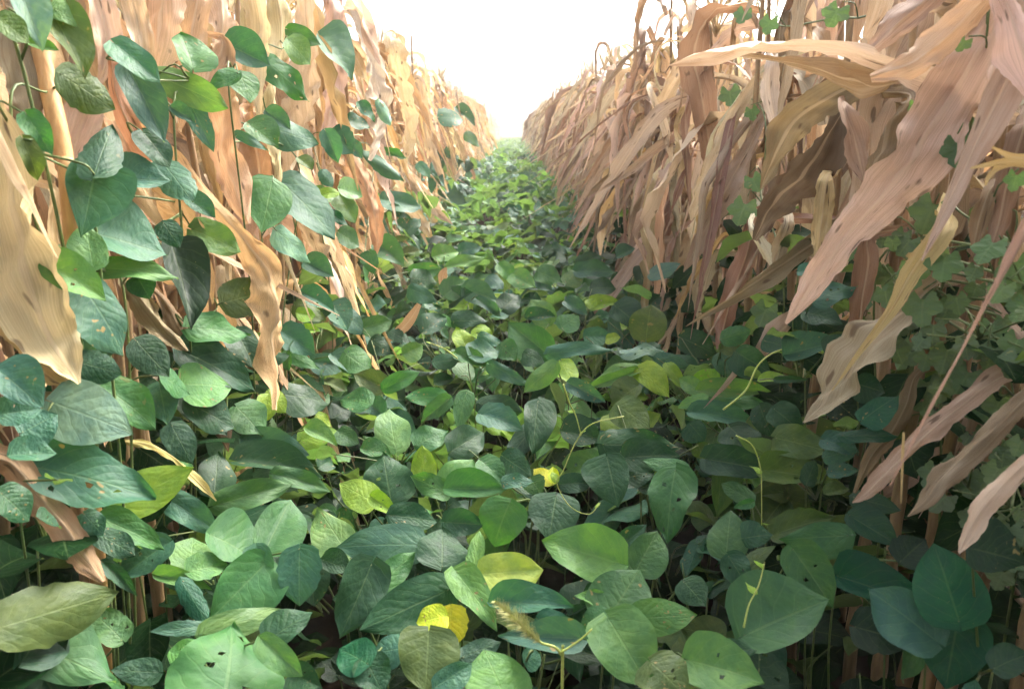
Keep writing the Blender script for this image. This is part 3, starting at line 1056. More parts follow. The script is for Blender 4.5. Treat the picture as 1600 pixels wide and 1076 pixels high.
LOBES = {  # centre x, y, size, tone
 6: [(1060,90,120,'d'),(1230,180,170,'m'),(1370,220,90,'d'),(1440,110,160,'m'),(1560,210,170,'m'),(1500,300,140,'m'),(1590,390,130,'m'),(1130,380,170,'m'),
     (1290,360,110,'d'),(1460,480,120,'m'),(1060,610,130,'d'),(1240,610,150,'d'),(1450,600,140,'d'),(1330,710,160,'m'),(1220,765,110,'o'),(1390,850,160,'m'),
     (400,410,130,'d'),(790,110,110,'b'),(1330,560,120,'x'),(1560,560,150,'d'),(1180,490,120,'x'),(960,330,110,'d')],
 3: [(300,970,140,'m'),(730,60,130,'m'),(300,70,90,'b'),(1170,980,190,'d'),(340,520,70,'g'),(1350,590,90,'b'),(350,840,100,'m'),(1290,690,150,'g'),(1100,490,80,'l'),
     (1040,600,110,'l'),(1320,200,80,'l'),(240,440,110,'d'),(1560,830,100,'l'),(420,110,90,'b')],
 9: [(1300,150,140,'d'),(1450,40,110,'d'),(1180,230,130,'x')],
}
TONE['Z'] = (0.30, 0.42, 0.09)
SEEDS = [
 (50, 40, 'climbing bean with a pale bluish leaf at the top left corner', 'v'),
 (120, 150, 'climbing bean with olive leaves tucked round the bare orange maize stalk', 'v'),
 (150, 285, 'climbing bean with large heart-shaped leaf and lobed partner beside orange stalk', 'v'),
 (165, 395, 'climbing bean with bright three-leaflet leaf over dark ones at left', 'v'),
 (270, 130, 'climbing bean with long bluish leaflets hanging on the upper left maize', 'v'),
 (395, 110, 'climbing bean with small rounded leaves high on the left maize', 'v'),
 (485, 85, 'highest climbing bean on the left maize, light leaflets in a tuft', 'v'),
 (440, 200, 'climbing bean with two rounded leaves midway up the left maize', 'v'),
 (275, 300, 'dark bluish climbing bean behind the long diagonal dry leaf', 'v'),
 (460, 330, 'climbing bean with big pale drooping leaf above the left bean edge', 'v'),
 (545, 300, 'climbing bean with bright yellowish three-part leaf on the left maize', 'v'),
 (590, 200, 'climbing bean with slim bluish leaves high on the left maize', 'v'),
 (625, 310, 'bean climbing low on the left maize with broad bluish leaves', 'v'),
 (710, 200, 'far climbing bean making a green column on the left maize', 'v'),
 (350, 495, 'climbing bean with veined oval leaf across the long dry leaf', 'v'),
 (330, 600, 'bean plant with chewed, holed leaves below the long dry leaf', 'b'),
 (200, 590, 'bean plant with dark torn leaves above a black gap at left', 'b'),
 (90, 640, 'bean plant with big bluish holed leaves at the left edge', 'b'),
 (150, 750, 'bean plant with broad bluish leaf and yellow-green leaf behind it', 'b'),
 (60, 960, 'bean plant with the largest leaves, bottom left corner', 'b'),
 (500, 430, 'bean plant with bluish upturned leaves at the left edge of the strip', 'b'),
 (490, 550, 'bean plant with narrow bluish leaves right of the long dry leaf', 'b'),
 (430, 660, 'bean plant with small yellow leaves among dark ones, left of centre', 'b'),
 (600, 390, 'bean plant with rounded leaves at the foot of the left maize', 'b'),
 (740, 440, 'bluish bean plant in the middle distance of the strip', 'b'),
 (810, 420, 'light green bean plant on the centre line, middle distance', 'b'),
 (900, 430, 'bean plant with upright light leaf right of the centre line', 'b'),
 (970, 400, 'dark bean plant in shade against the right maize foot', 'b'),
 (940, 470, 'bean plant with a glowing yellow-green leaf, middle distance', 'b'),
 (1010, 500, 'bean plant with a large toothed olive leaf near the right maize', 'b'),
 (700, 530, 'bean plant with a torn yellow leaf pair in mid strip', 'b'),
 (820, 530, 'bean plant with one big smooth leaf facing the viewer in mid strip', 'b'),
 (930, 545, 'bean plant with flat bluish leaves spread sideways in mid strip', 'b'),
 (610, 610, 'bean plant with olive veined leaves left of mid strip', 'b'),
 (760, 600, 'bean plant with curled bluish leaves in mid strip', 'b'),
 (900, 590, 'bean plant with a cupped yellow leaf on a thin stalk', 'b'),
 (1060, 590, 'bean plant with bright lime leaflets and arching shoot', 'b'),
 (1120, 540, 'shaded bean plant under the right maize beside the lime shoot', 'b'),
 (1250, 540, 'dark bluish bean plant beside the black hollow under right maize', 'b'),
 (620, 670, 'bean plant with an upright oval leaf standing left of centre', 'b'),
 (740, 680, 'bean plant with overlapping dark oval leaves in centre', 'b'),
 (860, 690, 'bean plant with puckered dark leaves behind the curling tendril', 'b'),
 (1010, 700, 'bean plant with broad olive leaves right of the tendril', 'b'),
 (1180, 670, 'deep green bean plant below the arching shoot', 'b'),
 (1260, 710, 'bean plant with glossy dark leaves at the right of the strip', 'b'),
 (1370, 640, 'small dark bean plant beneath the hanging brown leaves', 'b'),
 (560, 760, 'bean plant with bright yellow-green leaves in front of dark foliage', 'b'),
 (430, 780, 'bean plant with long pointed leaves left of the strip', 'b'),
 (230, 800, 'bean plant with drooping bluish leaves above the bottom left gap', 'b'),
 (380, 880, 'bean plant with wide overlapping mid-green leaves, lower left', 'b'),
 (350, 1010, 'bean plant with a big ribbed pointed leaf at the bottom edge', 'b'),
 (700, 740, 'bean plant with a rosette of light oval leaves in centre', 'b'),
 (840, 790, 'bean plant with tiny yellow leaflets on a tendril tip', 'b'),
 (590, 850, 'bean plant with dark rounded leaves just left of lower centre', 'b'),
 (780, 900, 'bean plant with one pale lime leaf, lower centre', 'b'),
 (695, 985, 'bean plant with two vivid yellow leaflets near the bottom', 'b'),
 (560, 1010, 'dark teal bean plant at the bottom edge left of the yellow leaflets', 'b'),
 (830, 960, 'bluish bean plant behind the bristly grass head', 'b'),
 (770, 1060, 'bean plant with a smooth light leaf at bottom centre', 'b'),
 (930, 850, 'bean plant with two smooth light leaves over a dark hollow', 'b'),
 (985, 960, 'bean plant with a big three-part leaf, lower right of centre', 'b'),
 (1060, 780, 'bean plant with an oval upright leaf right of centre', 'b'),
 (1140, 830, 'slim bean plant in shade with folded leaves, right of centre', 'b'),
 (1250, 830, 'bean plant with twisted olive leaves, lower right', 'b'),
 (1230, 960, 'bean plant with a spotted round olive leaf, lower right', 'b'),
 (1120, 1050, 'bean plant with a yellowish veined leaf at the bottom edge', 'b'),
 (1370, 820, 'dim bean plant in the shade left of the hanging dry leaf', 'b'),
 (1480, 940, 'bean plant with three deep green leaflets, lower right corner', 'b'),
 (1570, 900, 'near black bean plant at the right edge', 'b'),
]
ZC, XL, XR = 0.41, -0.50, 0.50


def surf(x, y, dz=0.0, push=0.0):
    """where the line of sight meets the leaf canopy: bean strip or the face of a maize row"""
    r = ray(x, y)
    t = 1e9
    if r.z < -1e-4:
        t = (ZC + dz - CAM_Z) / r.z
    if abs(r.x) > 1e-4:
        xw = (XL - push) if r.x < 0 else (XR + push)
        t = min(t, xw / r.x)
    return min(t, 12.0)


def leaf_matrix(bx, by, tx, ty, wd, rng, lobed=False):
    cx, cy = (bx + tx) / 2, (by + ty) / 2
    d = surf(cx, cy) * (1 + rng.uniform(-0.025, 0.025))
    C = EYE + ray(cx, cy) * d
    toc = (EYE - C).normalized()
    side = Vector((1 if C.x < 0 else -1, 0, 0)) * min(1, abs(C.x) / 0.5) * 0.25
    n = (Vector((0, 0, 1)) * 0.50 + toc * 0.75 + side + Vector((rng.uniform(-1, 1), rng.uniform(-1, 1), rng.uniform(-1, 1))) * 0.30).normalized()
    if n.dot(toc) < 0.45:
        n = (n + toc * 0.5).normalized()

    def hit(x, y):
        r = ray(x, y)
        t = (C - EYE).dot(n) / r.dot(n)
        t = max(d * 0.9, min(d * 1.12, t))
        return EYE + r * t
    B, T = hit(bx, by), hit(tx, ty)
    ax = T - B
    L = ax.length
    ay = ax.normalized()
    n = (n - ay * n.dot(ay)).normalized()
    sx = ay.cross(n).normalized()
    # width so that the blade spans wd pixels across the axis
    p0, p1 = project(C), project(C + sx * 0.01)
    axp = Vector((tx - bx, ty - by)).normalized()
    v = Vector((p1[0] - p0[0], p1[1] - p0[1]))
    perp = abs(v.x * -axp.y + v.y * axp.x)
    W = wd / max(perp / 0.01, 0.3 / d * FPX)
    W = min(W, L * 1.25)
    M = Matrix(((sx.x * W, ay.x * L, n.x * L, B.x), (sx.y * W, ay.y * L, n.y * L, B.y), (sx.z * W, ay.z * L, n.z * L, B.z), (0, 0, 0, 1)))
    return M, B, L


def build_hero_beans():
    g = random.Random(77)
    groups = {}
    for tile, rows in LEAVES.items():
        ox, oy, s = TILES[tile]
        for bx, by, tx, ty, wd, tone in rows:
            big = 0.0 if tile in (5, 10) else 0.04
            ex, ey = (tx - bx) * big, (ty - by) * big
            q = (ox + (bx - ex) * s, oy + (by - ey) * s, ox + (tx + ex) * s, oy + (ty + ey) * s, wd * s * (1.06 if tile in (5, 10) else 1.18), tone)
            c = ((q[0] + q[2]) / 2, (q[1] + q[3]) / 2)
            k = min(range(len(SEEDS)), key=lambda i: (SEEDS[i][0] - c[0]) ** 2 + (SEEDS[i][1] - c[1]) ** 2)
            groups.setdefault(k, []).append(q)
    for k, rows in groups.items():
        label, typ = SEEDS[k][2], SEEDS[k][3]
        items = []
        for q in rows:
            M, B, L = leaf_matrix(*q[:5], g)
            items.append((M, B, L, q[5]))
            if typ == 'b' and g.random() < (.75 if SEEDS[k][1] < 640 else .45):               # a companion leaf just below it, mostly in darker tones
                a = g.uniform(0, 2 * pi)
                R2 = Matrix.Translation(Vector((g.uniform(-.03, .03), g.uniform(0.0, .04), -g.uniform(.03, .075)))) @ Matrix.Translation(B) \
                    @ Euler((g.uniform(-.3, .3), g.uniform(-.3, .3), a)).to_matrix().to_4x4() @ Matrix.Translation(-B)
                M2 = R2 @ M @ Matrix.Scale(g.uniform(.7, .95), 4)
                if not in_gap(M2.translation):
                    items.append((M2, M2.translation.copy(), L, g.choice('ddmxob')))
        cen = sum((it[1] for it in items), Vector()) / len(items)
        bx = cen.x + (0.0 if abs(cen.x) < 0.35 else (-0.12 if cen.x < 0 else 0.12))
        foot = Vector((bx, cen.y + 0.10, gz(cen.y + 0.10)))
        root = empty('climbing_bean' if typ == 'v' else 'bean_plant', foot)
        tag(root, label, 'climbing bean' if typ == 'v' else 'bean plant', 'beans climbing the left maize' if typ == 'v' else 'beans carpeting the alley')
        top = Vector((cen.x + (bx - cen.x) * 0.5, cen.y + 0.06, max(0.12, cen.z - 0.07)))
        mid = (foot + top) / 2 + Vector((g.uniform(-.03, .03), g.uniform(-.03, .03), 0))
        path = [Vector((0, 0, -0.01)), mid - foot, top - foot]
        if typ == 'v':
            ch = sorted((it[1] for it in items), key=lambda v: v.z)
            path = [Vector((0, 0, -0.01)), Vector((cen.x - 0.03, cen.y + 0.06, ch[0].z * .5)) - foot] + [c + Vector((-0.035 + g.uniform(-.02, .02), 0.05 + g.uniform(-.02, .02), -0.015)) - foot for c in ch]
        V, F, U = tube(path, [.0022 - .0010 * i / len(path) for i in range(len(path))], 6, 7 * len(path))
        link(bpy.data.objects.new('stem', mesh_from('stem', V, F, U, M_STEM)), root)
        # neighbouring leaflet bases share one leaf stalk
        used = set()
        for i, it in enumerate(items):
            if i in used:
                continue
            mem = [i]
            used.add(i)
            for j in range(len(items)):
                if j not in used and len(mem) < 3 and (items[j][1] - it[1]).length < 0.05:
                    mem.append(j)
                    used.add(j)
            P = it[1]
            down = top - P
            if typ == 'v':
                down = min((q_ + foot - P for q_ in path), key=lambda v: v.length)
            if down.length > 0.22:
                down = down.normalized() * 0.22
            pm = petiole_mesh(down if typ == 'v' else down + Vector((0, 0.02, -0.03)), (0, 0, 0), g, 0.0015)
            lf = bpy.data.objects.new('leaf', pm)
            lf.location = P - foot
            link(lf, root)
            for j in mem:
                M, B, L, tone = items[j]
                o = bpy.data.objects.new('leaflet', g.choice(LEAFLETS if g.random() < .7 else LATERALS))
                o.matrix_basis = Matrix.Translation(-P) @ M
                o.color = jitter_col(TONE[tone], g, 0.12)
                link(o, lf)


build_hero_beans()


def build_lobed_vines():
    g = random.Random(41)
    cells = {}
    for tile, rows in LOBES.items():
        ox, oy, s = TILES[tile]
        for x, y, sz, tone in rows:
            x, y, sz = ox + x * s, oy + y * s, sz * s
            k = 0 if y < 120 else (1 if x < 1290 else (2 if y < 470 else (3 if y < 620 else 4)))
            cells.setdefault(k, []).append((x, y, sz, tone))
    for _ in range(75):
        x, y = g.uniform(1330, 1610), g.uniform(330, 900)
        if y > 560 and x < 1420 + (y - 560) * 0.2:
            continue
        k = 2 if y < 470 else (3 if y < 620 else 4)
        cells.setdefault(k, []).append((x, y, g.uniform(22, 52), g.choice('dddmxo' if y < 600 else 'dddxxo')))
    labels = {0: 'lobed vine leaves high on the right maize against the sky', 1: 'small lobed vine between the brown leaves of the right maize',
              2: 'lobed vine with bright leaves climbing at the right edge', 3: 'shaded lobed vine in the middle of the right wall of leaves',
              4: 'dark lobed vine low among the hanging brown leaves at right'}
    for k, rows in cells.items():
        pts = []
        for x, y, sz, tone in rows:
            d = surf(x, y, 0, g.uniform(0.03, 0.12))
            C = EYE + ray(x, y) * d
            toc = (EYE - C).normalized()
            n = (toc * 0.9 + Vector((-0.2, 0, 0.35)) + Vector((g.uniform(-1, 1), g.uniform(-1, 1), g.uniform(-1, 1))) * 0.35).normalized()
            dn = Vector((g.uniform(-.5, .5), g.uniform(-.2, .2), -1))
            ay = (dn - n * dn.dot(n)).normalized()
            sx = ay.cross(n).normalized()
            S = sz / FPX * d * 1.05
            B = C - ay * S * 0.45
            pts.append((B, Matrix(((sx.x * S, ay.x * S, n.x * S, B.x), (sx.y * S, ay.y * S, n.y * S, B.y), (sx.z * S, ay.z * S, n.z * S, B.z), (0, 0, 0, 1))), tone))
        cen = sum((p[0] for p in pts), Vector()) / len(pts)
        foot = Vector((cen.x + 0.18, cen.y + 0.15, gz(cen.y + 0.15)))
        root = empty('lobed_vine', foot)
        tag(root, labels[k], 'vine', 'lobed vines climbing the right maize')
        chain = sorted((p[0] for p in pts), key=lambda v: v.z)
        if len(chain) > 5:
            chain = chain[::2]
        path = [Vector((0, 0, -0.01))] + [c - foot + Vector((0.05, 0.05, -0.02)) for c in chain]
        V, F, U = tube(path, [0.002] * len(path), 5, 8 * len(path))
        link(bpy.data.objects.new('stem', mesh_from('stem', V, F, U, M_STEM)), root)
        for B, M, tone in pts:
            near = min(path, key=lambda p: (p + foot - B).length)
            pm = petiole_mesh(near + foot - B, (0, 0, 0), g, 0.0012)
            lf = bpy.data.objects.new('leaf', pm)
            lf.location = B - foot
            link(lf, root)
            o = bpy.data.objects.new('blade', g.choice(LOBED))
            o.matrix_basis = Matrix.Translation(-B) @ M
            o.color = jitter_col(tuple(c * 0.75 for c in TONE[tone]), g, 0.2)
            link(o, lf)


build_lobed_vines()

# ------------------------------------------------------------------ individually shaped dry maize leaves
# plant: (label, side, stand-off, stalk x offset, [ (tone, push, [(x, y, width)...]) ... ])
HERO_MAIZE = [
 ('maize plant with a very broad tan leaf hanging at the left edge', -1, [
   ('tan', 0.0, [(-20,150,40),(10,240,90),(30,330,115),(45,420,120),(65,500,95),(90,555,75),(122,600,20)]),
   ('straw', 0.03, [(-30,455,40),(0,490,50),(35,525,50),(75,570,60),(112,602,30)]),
   ('brown', 0.05, [(20,20,40),(30,80,60),(45,150,50),(40,220,30)]),
   ('tan', 0.04, [(85,300,14),(80,360,18),(90,430,20),(100,500,16)])]),
 ('maize plant with a bare orange stalk and leaf strips around it', -1, [
   ('pale', 0.03, [(140,-30,35),(158,30,42),(168,80,42),(155,130,26)]),
   ('pale', 0.03, [(145,150,20),(135,175,55),(120,215,48),(112,255,20)]),
   ('orange', -0.01, [(170,70,12),(180,140,22),(200,190,36),(225,230,36),(258,254,12)]),
   ('brown', 0.06, [(110,0,30),(120,60,30),(118,120,22)])]),
 ('maize plant with a long twisted leaf trailing down into the beans', -1, [
   ('tan', -0.03, [(195,170,14),(225,205,20),(260,237,22),(305,290,22),(350,340,24),(385,380,36),(412,420,50),(430,465,54),(428,520,40),(432,570,34),(430,640,20)]),
   ('orange', 0.0, [(200,245,20),(235,290,40),(275,340,42),(305,380,34),(320,425,22),(332,475,12)]),
   ('orange', 0.02, [(180,200,24),(215,250,30),(235,290,20)]),
   ('brown', 0.0, [(195,440,16),(215,462,32),(245,500,34),(275,530,28),(294,548,10)]),
   ('brown', 0.02, [(250,462,10),(268,490,28),(285,520,26),(303,545,10)])]),
 ('maize plant with wide pale leaves hanging in sheets, upper left', -1, [
   ('pale', 0.02, [(255,-30,50),(250,40,62),(240,100,50),(232,150,24)]),
   ('tan', 0.03, [(310,-30,40),(300,50,45),(290,120,36),(280,200,20)]),
   ('tan', 0.0, [(350,100,24),(345,150,46),(352,200,52),(348,240,44),(368,300,44),(388,350,24)]),
   ('orange', 0.01, [(345,60,14),(342,85,44),(325,115,46),(318,160,28)]),
   ('pale', 0.02, [(335,-30,24),(345,30,36),(340,75,26)]),
   ('pale', 0.03, [(200,-30,36),(215,40,36),(222,110,30),(228,170,14)])]),
 ('maize plant with narrow pale leaves around the small climbing beans', -1, [
   ('pale', 0.02, [(395,-30,36),(408,40,36),(400,110,32),(405,180,20)]),
   ('tan', 0.02, [(430,-20,36),(440,60,36),(425,140,36),(430,220,40),(435,290,20)]),
   ('orange', 0.03, [(380,180,24),(400,230,40),(410,290,40),(420,350,20)]),
   ('pale', 0.03, [(470,-20,30),(480,80,40),(472,170,44),(455,260,30),(448,330,14)]),
   ('pink', 0.0, [(455,320,18),(475,360,26),(492,400,24),(500,440,8)])]),
 ('maize plant with drooping leaf tips at the left strip edge', -1, [
   ('pale', 0.02, [(520,-10,30),(525,80,34),(520,150,36),(505,230,24)]),
   ('tan', 0.0, [(520,180,12),(548,240,26),(578,310,26),(592,380,8)]),
   ('orange', 0.0, [(555,260,14),(585,320,26),(590,370,18),(588,400,6)]),
   ('pale', 0.01, [(560,20,26),(580,100,30),(590,180,30),(575,250,16)]),
   ('pink', 0.0, [(620,320,14),(650,335,22),(672,370,10)])]),
 ('maize plant with a pale leaf sliding down onto the strip, left side', -1, [
   ('pale', 0.0, [(618,240,10),(645,285,20),(680,325,20),(707,350,5)]),
   ('pale', 0.02, [(610,60,22),(625,140,26),(635,210,22),(630,270,10)]),
   ('brown', 0.0, [(700,195,8),(716,225,14),(722,255,14),(712,283,6)]),
   ('tan', 0.02, [(655,130,16),(665,190,18),(680,250,14),(700,300,6)])]),
 ('maize plant with a curled brown leaf lying low at the left edge', -1, [
   ('orange', -0.02, [(-30,690,40),(20,725,46),(60,775,42),(95,815,42),(130,865,44),(162,908,20)]),
   ('straw', -0.01, [(190,686,6),(225,694,12),(265,712,15),(305,748,15),(338,782,5)]),
   ('brown', 0.0, [(310,620,14),(325,650,28),(345,680,24),(358,706,6)])]),
 ('maize plant with one long leaf arching across the upper right', 1, [
   ('pale', -0.09, [(1598,184,8),(1550,174,30),(1500,150,42),(1450,122,38),(1390,96,28),(1320,76,24),(1250,66,24),(1170,68,26),(1100,84,24),(1045,102,5)]),
   ('brown', -0.085, [(1450,112,16),(1415,122,36),(1370,132,42),(1320,122,34),(1270,105,20),(1200,92,14),(1122,82,5)])]),
 ('maize plant with the broadest pinkish leaf hanging down at right', 1, [
   ('pinkpale', -0.06, [(1580,0,40),(1545,60,66),(1505,125,88),(1462,190,98),(1415,255,96),(1368,318,74),(1322,370,58),(1285,420,44),(1255,468,30),(1228,506,10)]),
   ('pale', -0.05, [(1565,-20,30),(1580,30,50),(1598,90,50),(1615,160,30)]),
   ('pale', -0.04, [(1572,60,18),(1565,90,32),(1555,118,28),(1548,136,6)]),
   ('pink', -0.02, [(1552,180,14),(1536,220,26),(1520,255,22),(1495,286,6)])]),
 ('maize plant with a brown leaf folded over in the upper right', 1, [
   ('tan', -0.05, [(1570,-40,44),(1520,15,50),(1470,65,50),(1420,100,44),(1360,120,38)]),
   ('brown', -0.03, [(1400,110,30),(1340,130,48),(1285,158,56),(1240,190,58),(1214,235,38),(1188,296,6)]),
   ('pink', -0.01, [(1480,-40,40),(1440,5,44),(1395,45,44),(1355,85,30)]),
   ('pinkpale', 0.02, [(1390,-40,36),(1370,10,40),(1350,60,30)])]),
 ('maize plant with dark brown leaves sweeping down beside the pinkish one', 1, [
   ('dark', -0.01, [(1308,185,24),(1280,235,52),(1238,285,58),(1200,330,46),(1178,375,24)]),
   ('brown', 0.0, [(1185,340,24),(1166,400,32),(1146,455,30),(1131,510,24),(1121,546,8)]),
   ('brown', 0.01, [(1420,150,30),(1385,200,54),(1366,255,50),(1355,320,34),(1338,400,10)]),
   ('pink', 0.0, [(1318,165,20),(1332,215,36),(1345,260,32),(1352,296,8)]),
   ('tan', 0.01, [(1292,280,26),(1286,330,30),(1280,375,24),(1274,408,6)])]),
 ('maize plant with crossed tan leaves ending above dark beans', 1, [
   ('pinkpale', 0.01, [(1205,90,20),(1203,140,30),(1212,190,20),(1222,225,6)]),
   ('pinkpale', 0.0, [(1175,130,14),(1140,195,28),(1118,255,28),(1095,310,20),(1080,345,6)]),
   ('pink', 0.0, [(1195,180,14),(1168,235,24),(1140,285,36),(1112,340,36),(1080,400,18),(1068,425,5)]),
   ('straw', -0.01, [(1140,258,12),(1115,295,24),(1096,335,20),(1086,368,5)]),
   ('pinkpale', -0.01, [(1172,350,8),(1186,380,18),(1200,410,14),(1206,432,4)]),
   ('pink', 0.0, [(1232,340,16),(1220,385,26),(1208,425,8)]),
   ('pink', 0.0, [(1118,400,12),(1102,450,20),(1090,518,6)]),
   ('straw', 0.0, [(1125,370,6),(1085,430,9),(1055,498,5)])]),
 ('maize plant with slanting leaves at the right edge of the green strip', 1, [
   ('straw', -0.02, [(1010,235,10),(985,270,14),(955,310,18),(940,350,18),(938,400,6)]),
   ('tan', -0.02, [(960,300,8),(930,330,14),(893,362,5)]),
   ('brown', 0.0, [(1050,240,14),(1015,290,18),(990,330,18),(985,365,6)]),
   ('pinkpale', -0.04, [(1015,135,8),(1032,180,14),(1045,225,12),(1054,275,4)]),
   ('pink', 0.02, [(1060,160,20),(1040,220,24),(1020,280,20),(1000,330,6)]),
   ('pinkpale', 0.02, [(1100,30,24),(1070,100,28),(1040,160,26),(1010,220,10)])]),
 ('maize plant with a wide folded leaf and yellow rib pointing into the hollow', 1, [
   ('pink', -0.05, [(1480,420,12),(1428,472,36),(1380,525,58),(1332,578,66),(1292,622,48),(1256,660,6)]),
   ('straw', -0.055, [(1470,360,34),(1425,425,32),(1388,490,16),(1340,554,8),(1300,610,5)]),
   ('brown', -0.01, [(1358,370,20),(1358,410,38),(1350,460,32),(1344,510,20),(1338,552,6)])]),
 ('maize plant with slanting ragged leaves in the shade at right', 1, [
   ('pink', -0.05, [(1620,560,22),(1560,592,30),(1500,636,32),(1450,676,34),(1400,725,34),(1355,768,22),(1332,785,6)]),
   ('brown', -0.02, [(1432,585,14),(1415,632,28),(1392,676,32),(1362,712,24),(1335,770,14)])]),
 ('maize plant with two twisted leaves at the lower right edge', 1, [
   ('brown', -0.07, [(1625,600,24),(1570,655,34),(1515,705,38),(1474,742,38),(1446,782,24),(1418,806,6)]),
   ('pinkpale', -0.08, [(1625,700,20),(1570,755,34),(1535,795,34),(1512,835,26),(1498,864,8)])]),
 ('maize plant with crinkled pale leaves at the right edge', 1, [
   ('brown', 0.02, [(1600,200,40),(1575,280,40),(1560,350,30),(1540,410,14)]),
   ('brown', 0.0, [(1545,300,24),(1530,345,30),(1520,390,14)])]),
]


def build_hero_maize():
    g = random.Random(55)
    for label, side, leaves in HERO_MAIZE:
        pts3 = []
        for tone, push, poly in leaves:
            mx = sum(p[0] for p in poly) / len(poly)
            my = sum(p[1] for p in poly) / len(poly)
            dm = surf(mx, my, 0.05, 0.05 + push)
            row = []
            for x, y, wd in poly:
                d = dm * 0.82 + 0.18 * min(max(surf(x, y, 0.05, 0.05 + push), dm * .6), dm * 1.5)
                row.append((EYE + ray(x, y) * d, wd * d / FPX))
            pts3.append(row)
        b = sum((r[0][0] for r in pts3), Vector()) / len(pts3)
        sx = side * max(0.66, abs(b.x) + 0.08)
        foot = Vector((sx, b.y + 0.12, gz(b.y + 0.12)))
        root = empty('maize_plant', foot)
        tag(root, label, 'maize plant', 'left maize row front plants' if side < 0 else 'right maize row front plants')
        link(bpy.data.objects.new('stalk', g.choice(STALKS)), root)
        for (tone, push, poly), row in zip(leaves, pts3):
            P = [r[0] for r in row]
            W = [r[1] for r in row]
            rl = [g.uniform(-.5, .5)]
            for _ in P[1:]:
                rl.append(max(-.95, min(.95, rl[-1] + g.uniform(-.5, .5))))
            # run back to the stalk
            st = Vector((foot.x, foot.y, min(1.75, P[0].z + 0.03)))
            P = [st, st * 0.45 + P[0] * 0.55] + P
            W[-1] *= 0.35
            W = [0.012, max(0.012, W[0] * 0.7)] + [w_ / max(0.7, cos(r)) for w_, r in zip(W, rl)]
            rl = [0, 0] + rl
            N = [tuple((EYE - p).normalized()) for p in P]
            V, F, U = ribbon([p - foot for p in P], W, N, g, n=60, m=10, rolls=rl, fold=g.choice((-1, 1)) * g.uniform(.2, .75), wave=g.uniform(.9, 1.6))
            o = bpy.data.objects.new('leaf', mesh_from('leaf', V, F, U, M_MAIZE))
            o.color = jitter_col(MT[tone], g, 0.08)
            link(o, root)


build_hero_maize()


def build_orange_stalk():
    P = [EYE + ray(x, y) * d for x, y, d in ((52, 20, .99), (70, 110, 1.0), (100, 250, 1.0), (118, 420, 1.02))]
    foot = Vector((P[-1].x - 0.16, P[-1].y + 0.16, gz(1.1)))
    root = empty('maize_plant', foot)
    tag(root, 'thick bare orange maize stalk standing at the upper left', 'maize plant', 'left maize row front plants')
    path = [Vector((0, 0, -0.01))] + [p - foot for p in reversed(P)] + [P[0] - foot + (P[0] - P[1]) * 3]
    V, F, U = tube(path, [.013, .0115, .0115, .011, .0105, .008], 12, 40)
    link(bpy.data.objects.new('stalk', mesh_from('stalk', V, F, U, M_ORANGE)), root)
    m = PLEAF[3]
    o = bpy.data.objects.new('leaf', m)
    o.matrix_basis = Matrix.Translation(path[-1] - (path[-1] - path[-2]) * .1) @ Matrix.Rotation(2.8, 4, 'Z')
    o.color = (*MT['tan'], 1)
    link(o, root)


build_orange_stalk()

# ------------------------------------------------------------------ shoots, tendrils, grasses, litter
SHOOTS = [
 ('arching yellow-green bean shoot reaching towards the right maize', [(1130,640),(1165,610),(1185,570),(1215,548),(1255,545),(1300,556)], .0018, .05),
 ('thin curling tendril left of the tiny yellow leaflets', [(975,650),(925,662),(900,690),(880,735),(870,755),(890,790),(920,803),(938,785)], .0009, .06),
 ('upright hooked tendril in the shade, right of centre', [(1150,680),(1175,695),(1188,730),(1190,770),(1190,830)], .0010, .08),
 ('short pale upright tendril near the spotted leaf', [(1162,980),(1170,945),(1185,915),(1194,880)], .0010, .08),
 ('thin yellow stalk carrying the cupped yellow leaf', [(880,600),(890,630),(900,650),(908,680)], .0016, .05),
 ('slim shoot lying over the bluish leaves in mid strip', [(715,560),(695,545),(670,535)], .0018, .03),
]


def build_shoots():
    g = random.Random(9)
    for label, poly, r, lift in SHOOTS:
        d = surf(*poly[len(poly) // 2], lift)
        P = [EYE + ray(x, y) * (d + (i - len(poly) / 2) * 0.006) for i, (x, y) in enumerate(poly)]
        root = empty('bean_shoot', P[0])
        tag(root, label, 'shoot', 'young bean shoots and tendrils')
        V, F, U = tube([p - P[0] for p in P], [r * (1.2 - 0.7 * i / len(P)) for i in range(len(P))], 6, 30)
        link(bpy.data.objects.new('tendril', mesh_from('tendril', V, F, U, M_SHOOT)), root)
        for k in (0.55, 0.97):
            q = catmull(P, 40)[int(40 * k)]
            o = bpy.data.objects.new('young_leaf', LEAFLETS[k > .6])
            s = 0.020 if k < .9 else 0.013
            o.matrix_basis = Matrix.Translation(Vector(q) - P[0]) @ Euler((g.uniform(-.2, .6), g.uniform(-.4, .4), g.uniform(-2, 2))).to_matrix().to_4x4() @ Matrix.Diagonal((s * .6, s, s, 1))
            o.color = (*TONE['y'], 1)
            link(o, root)


build_shoots()


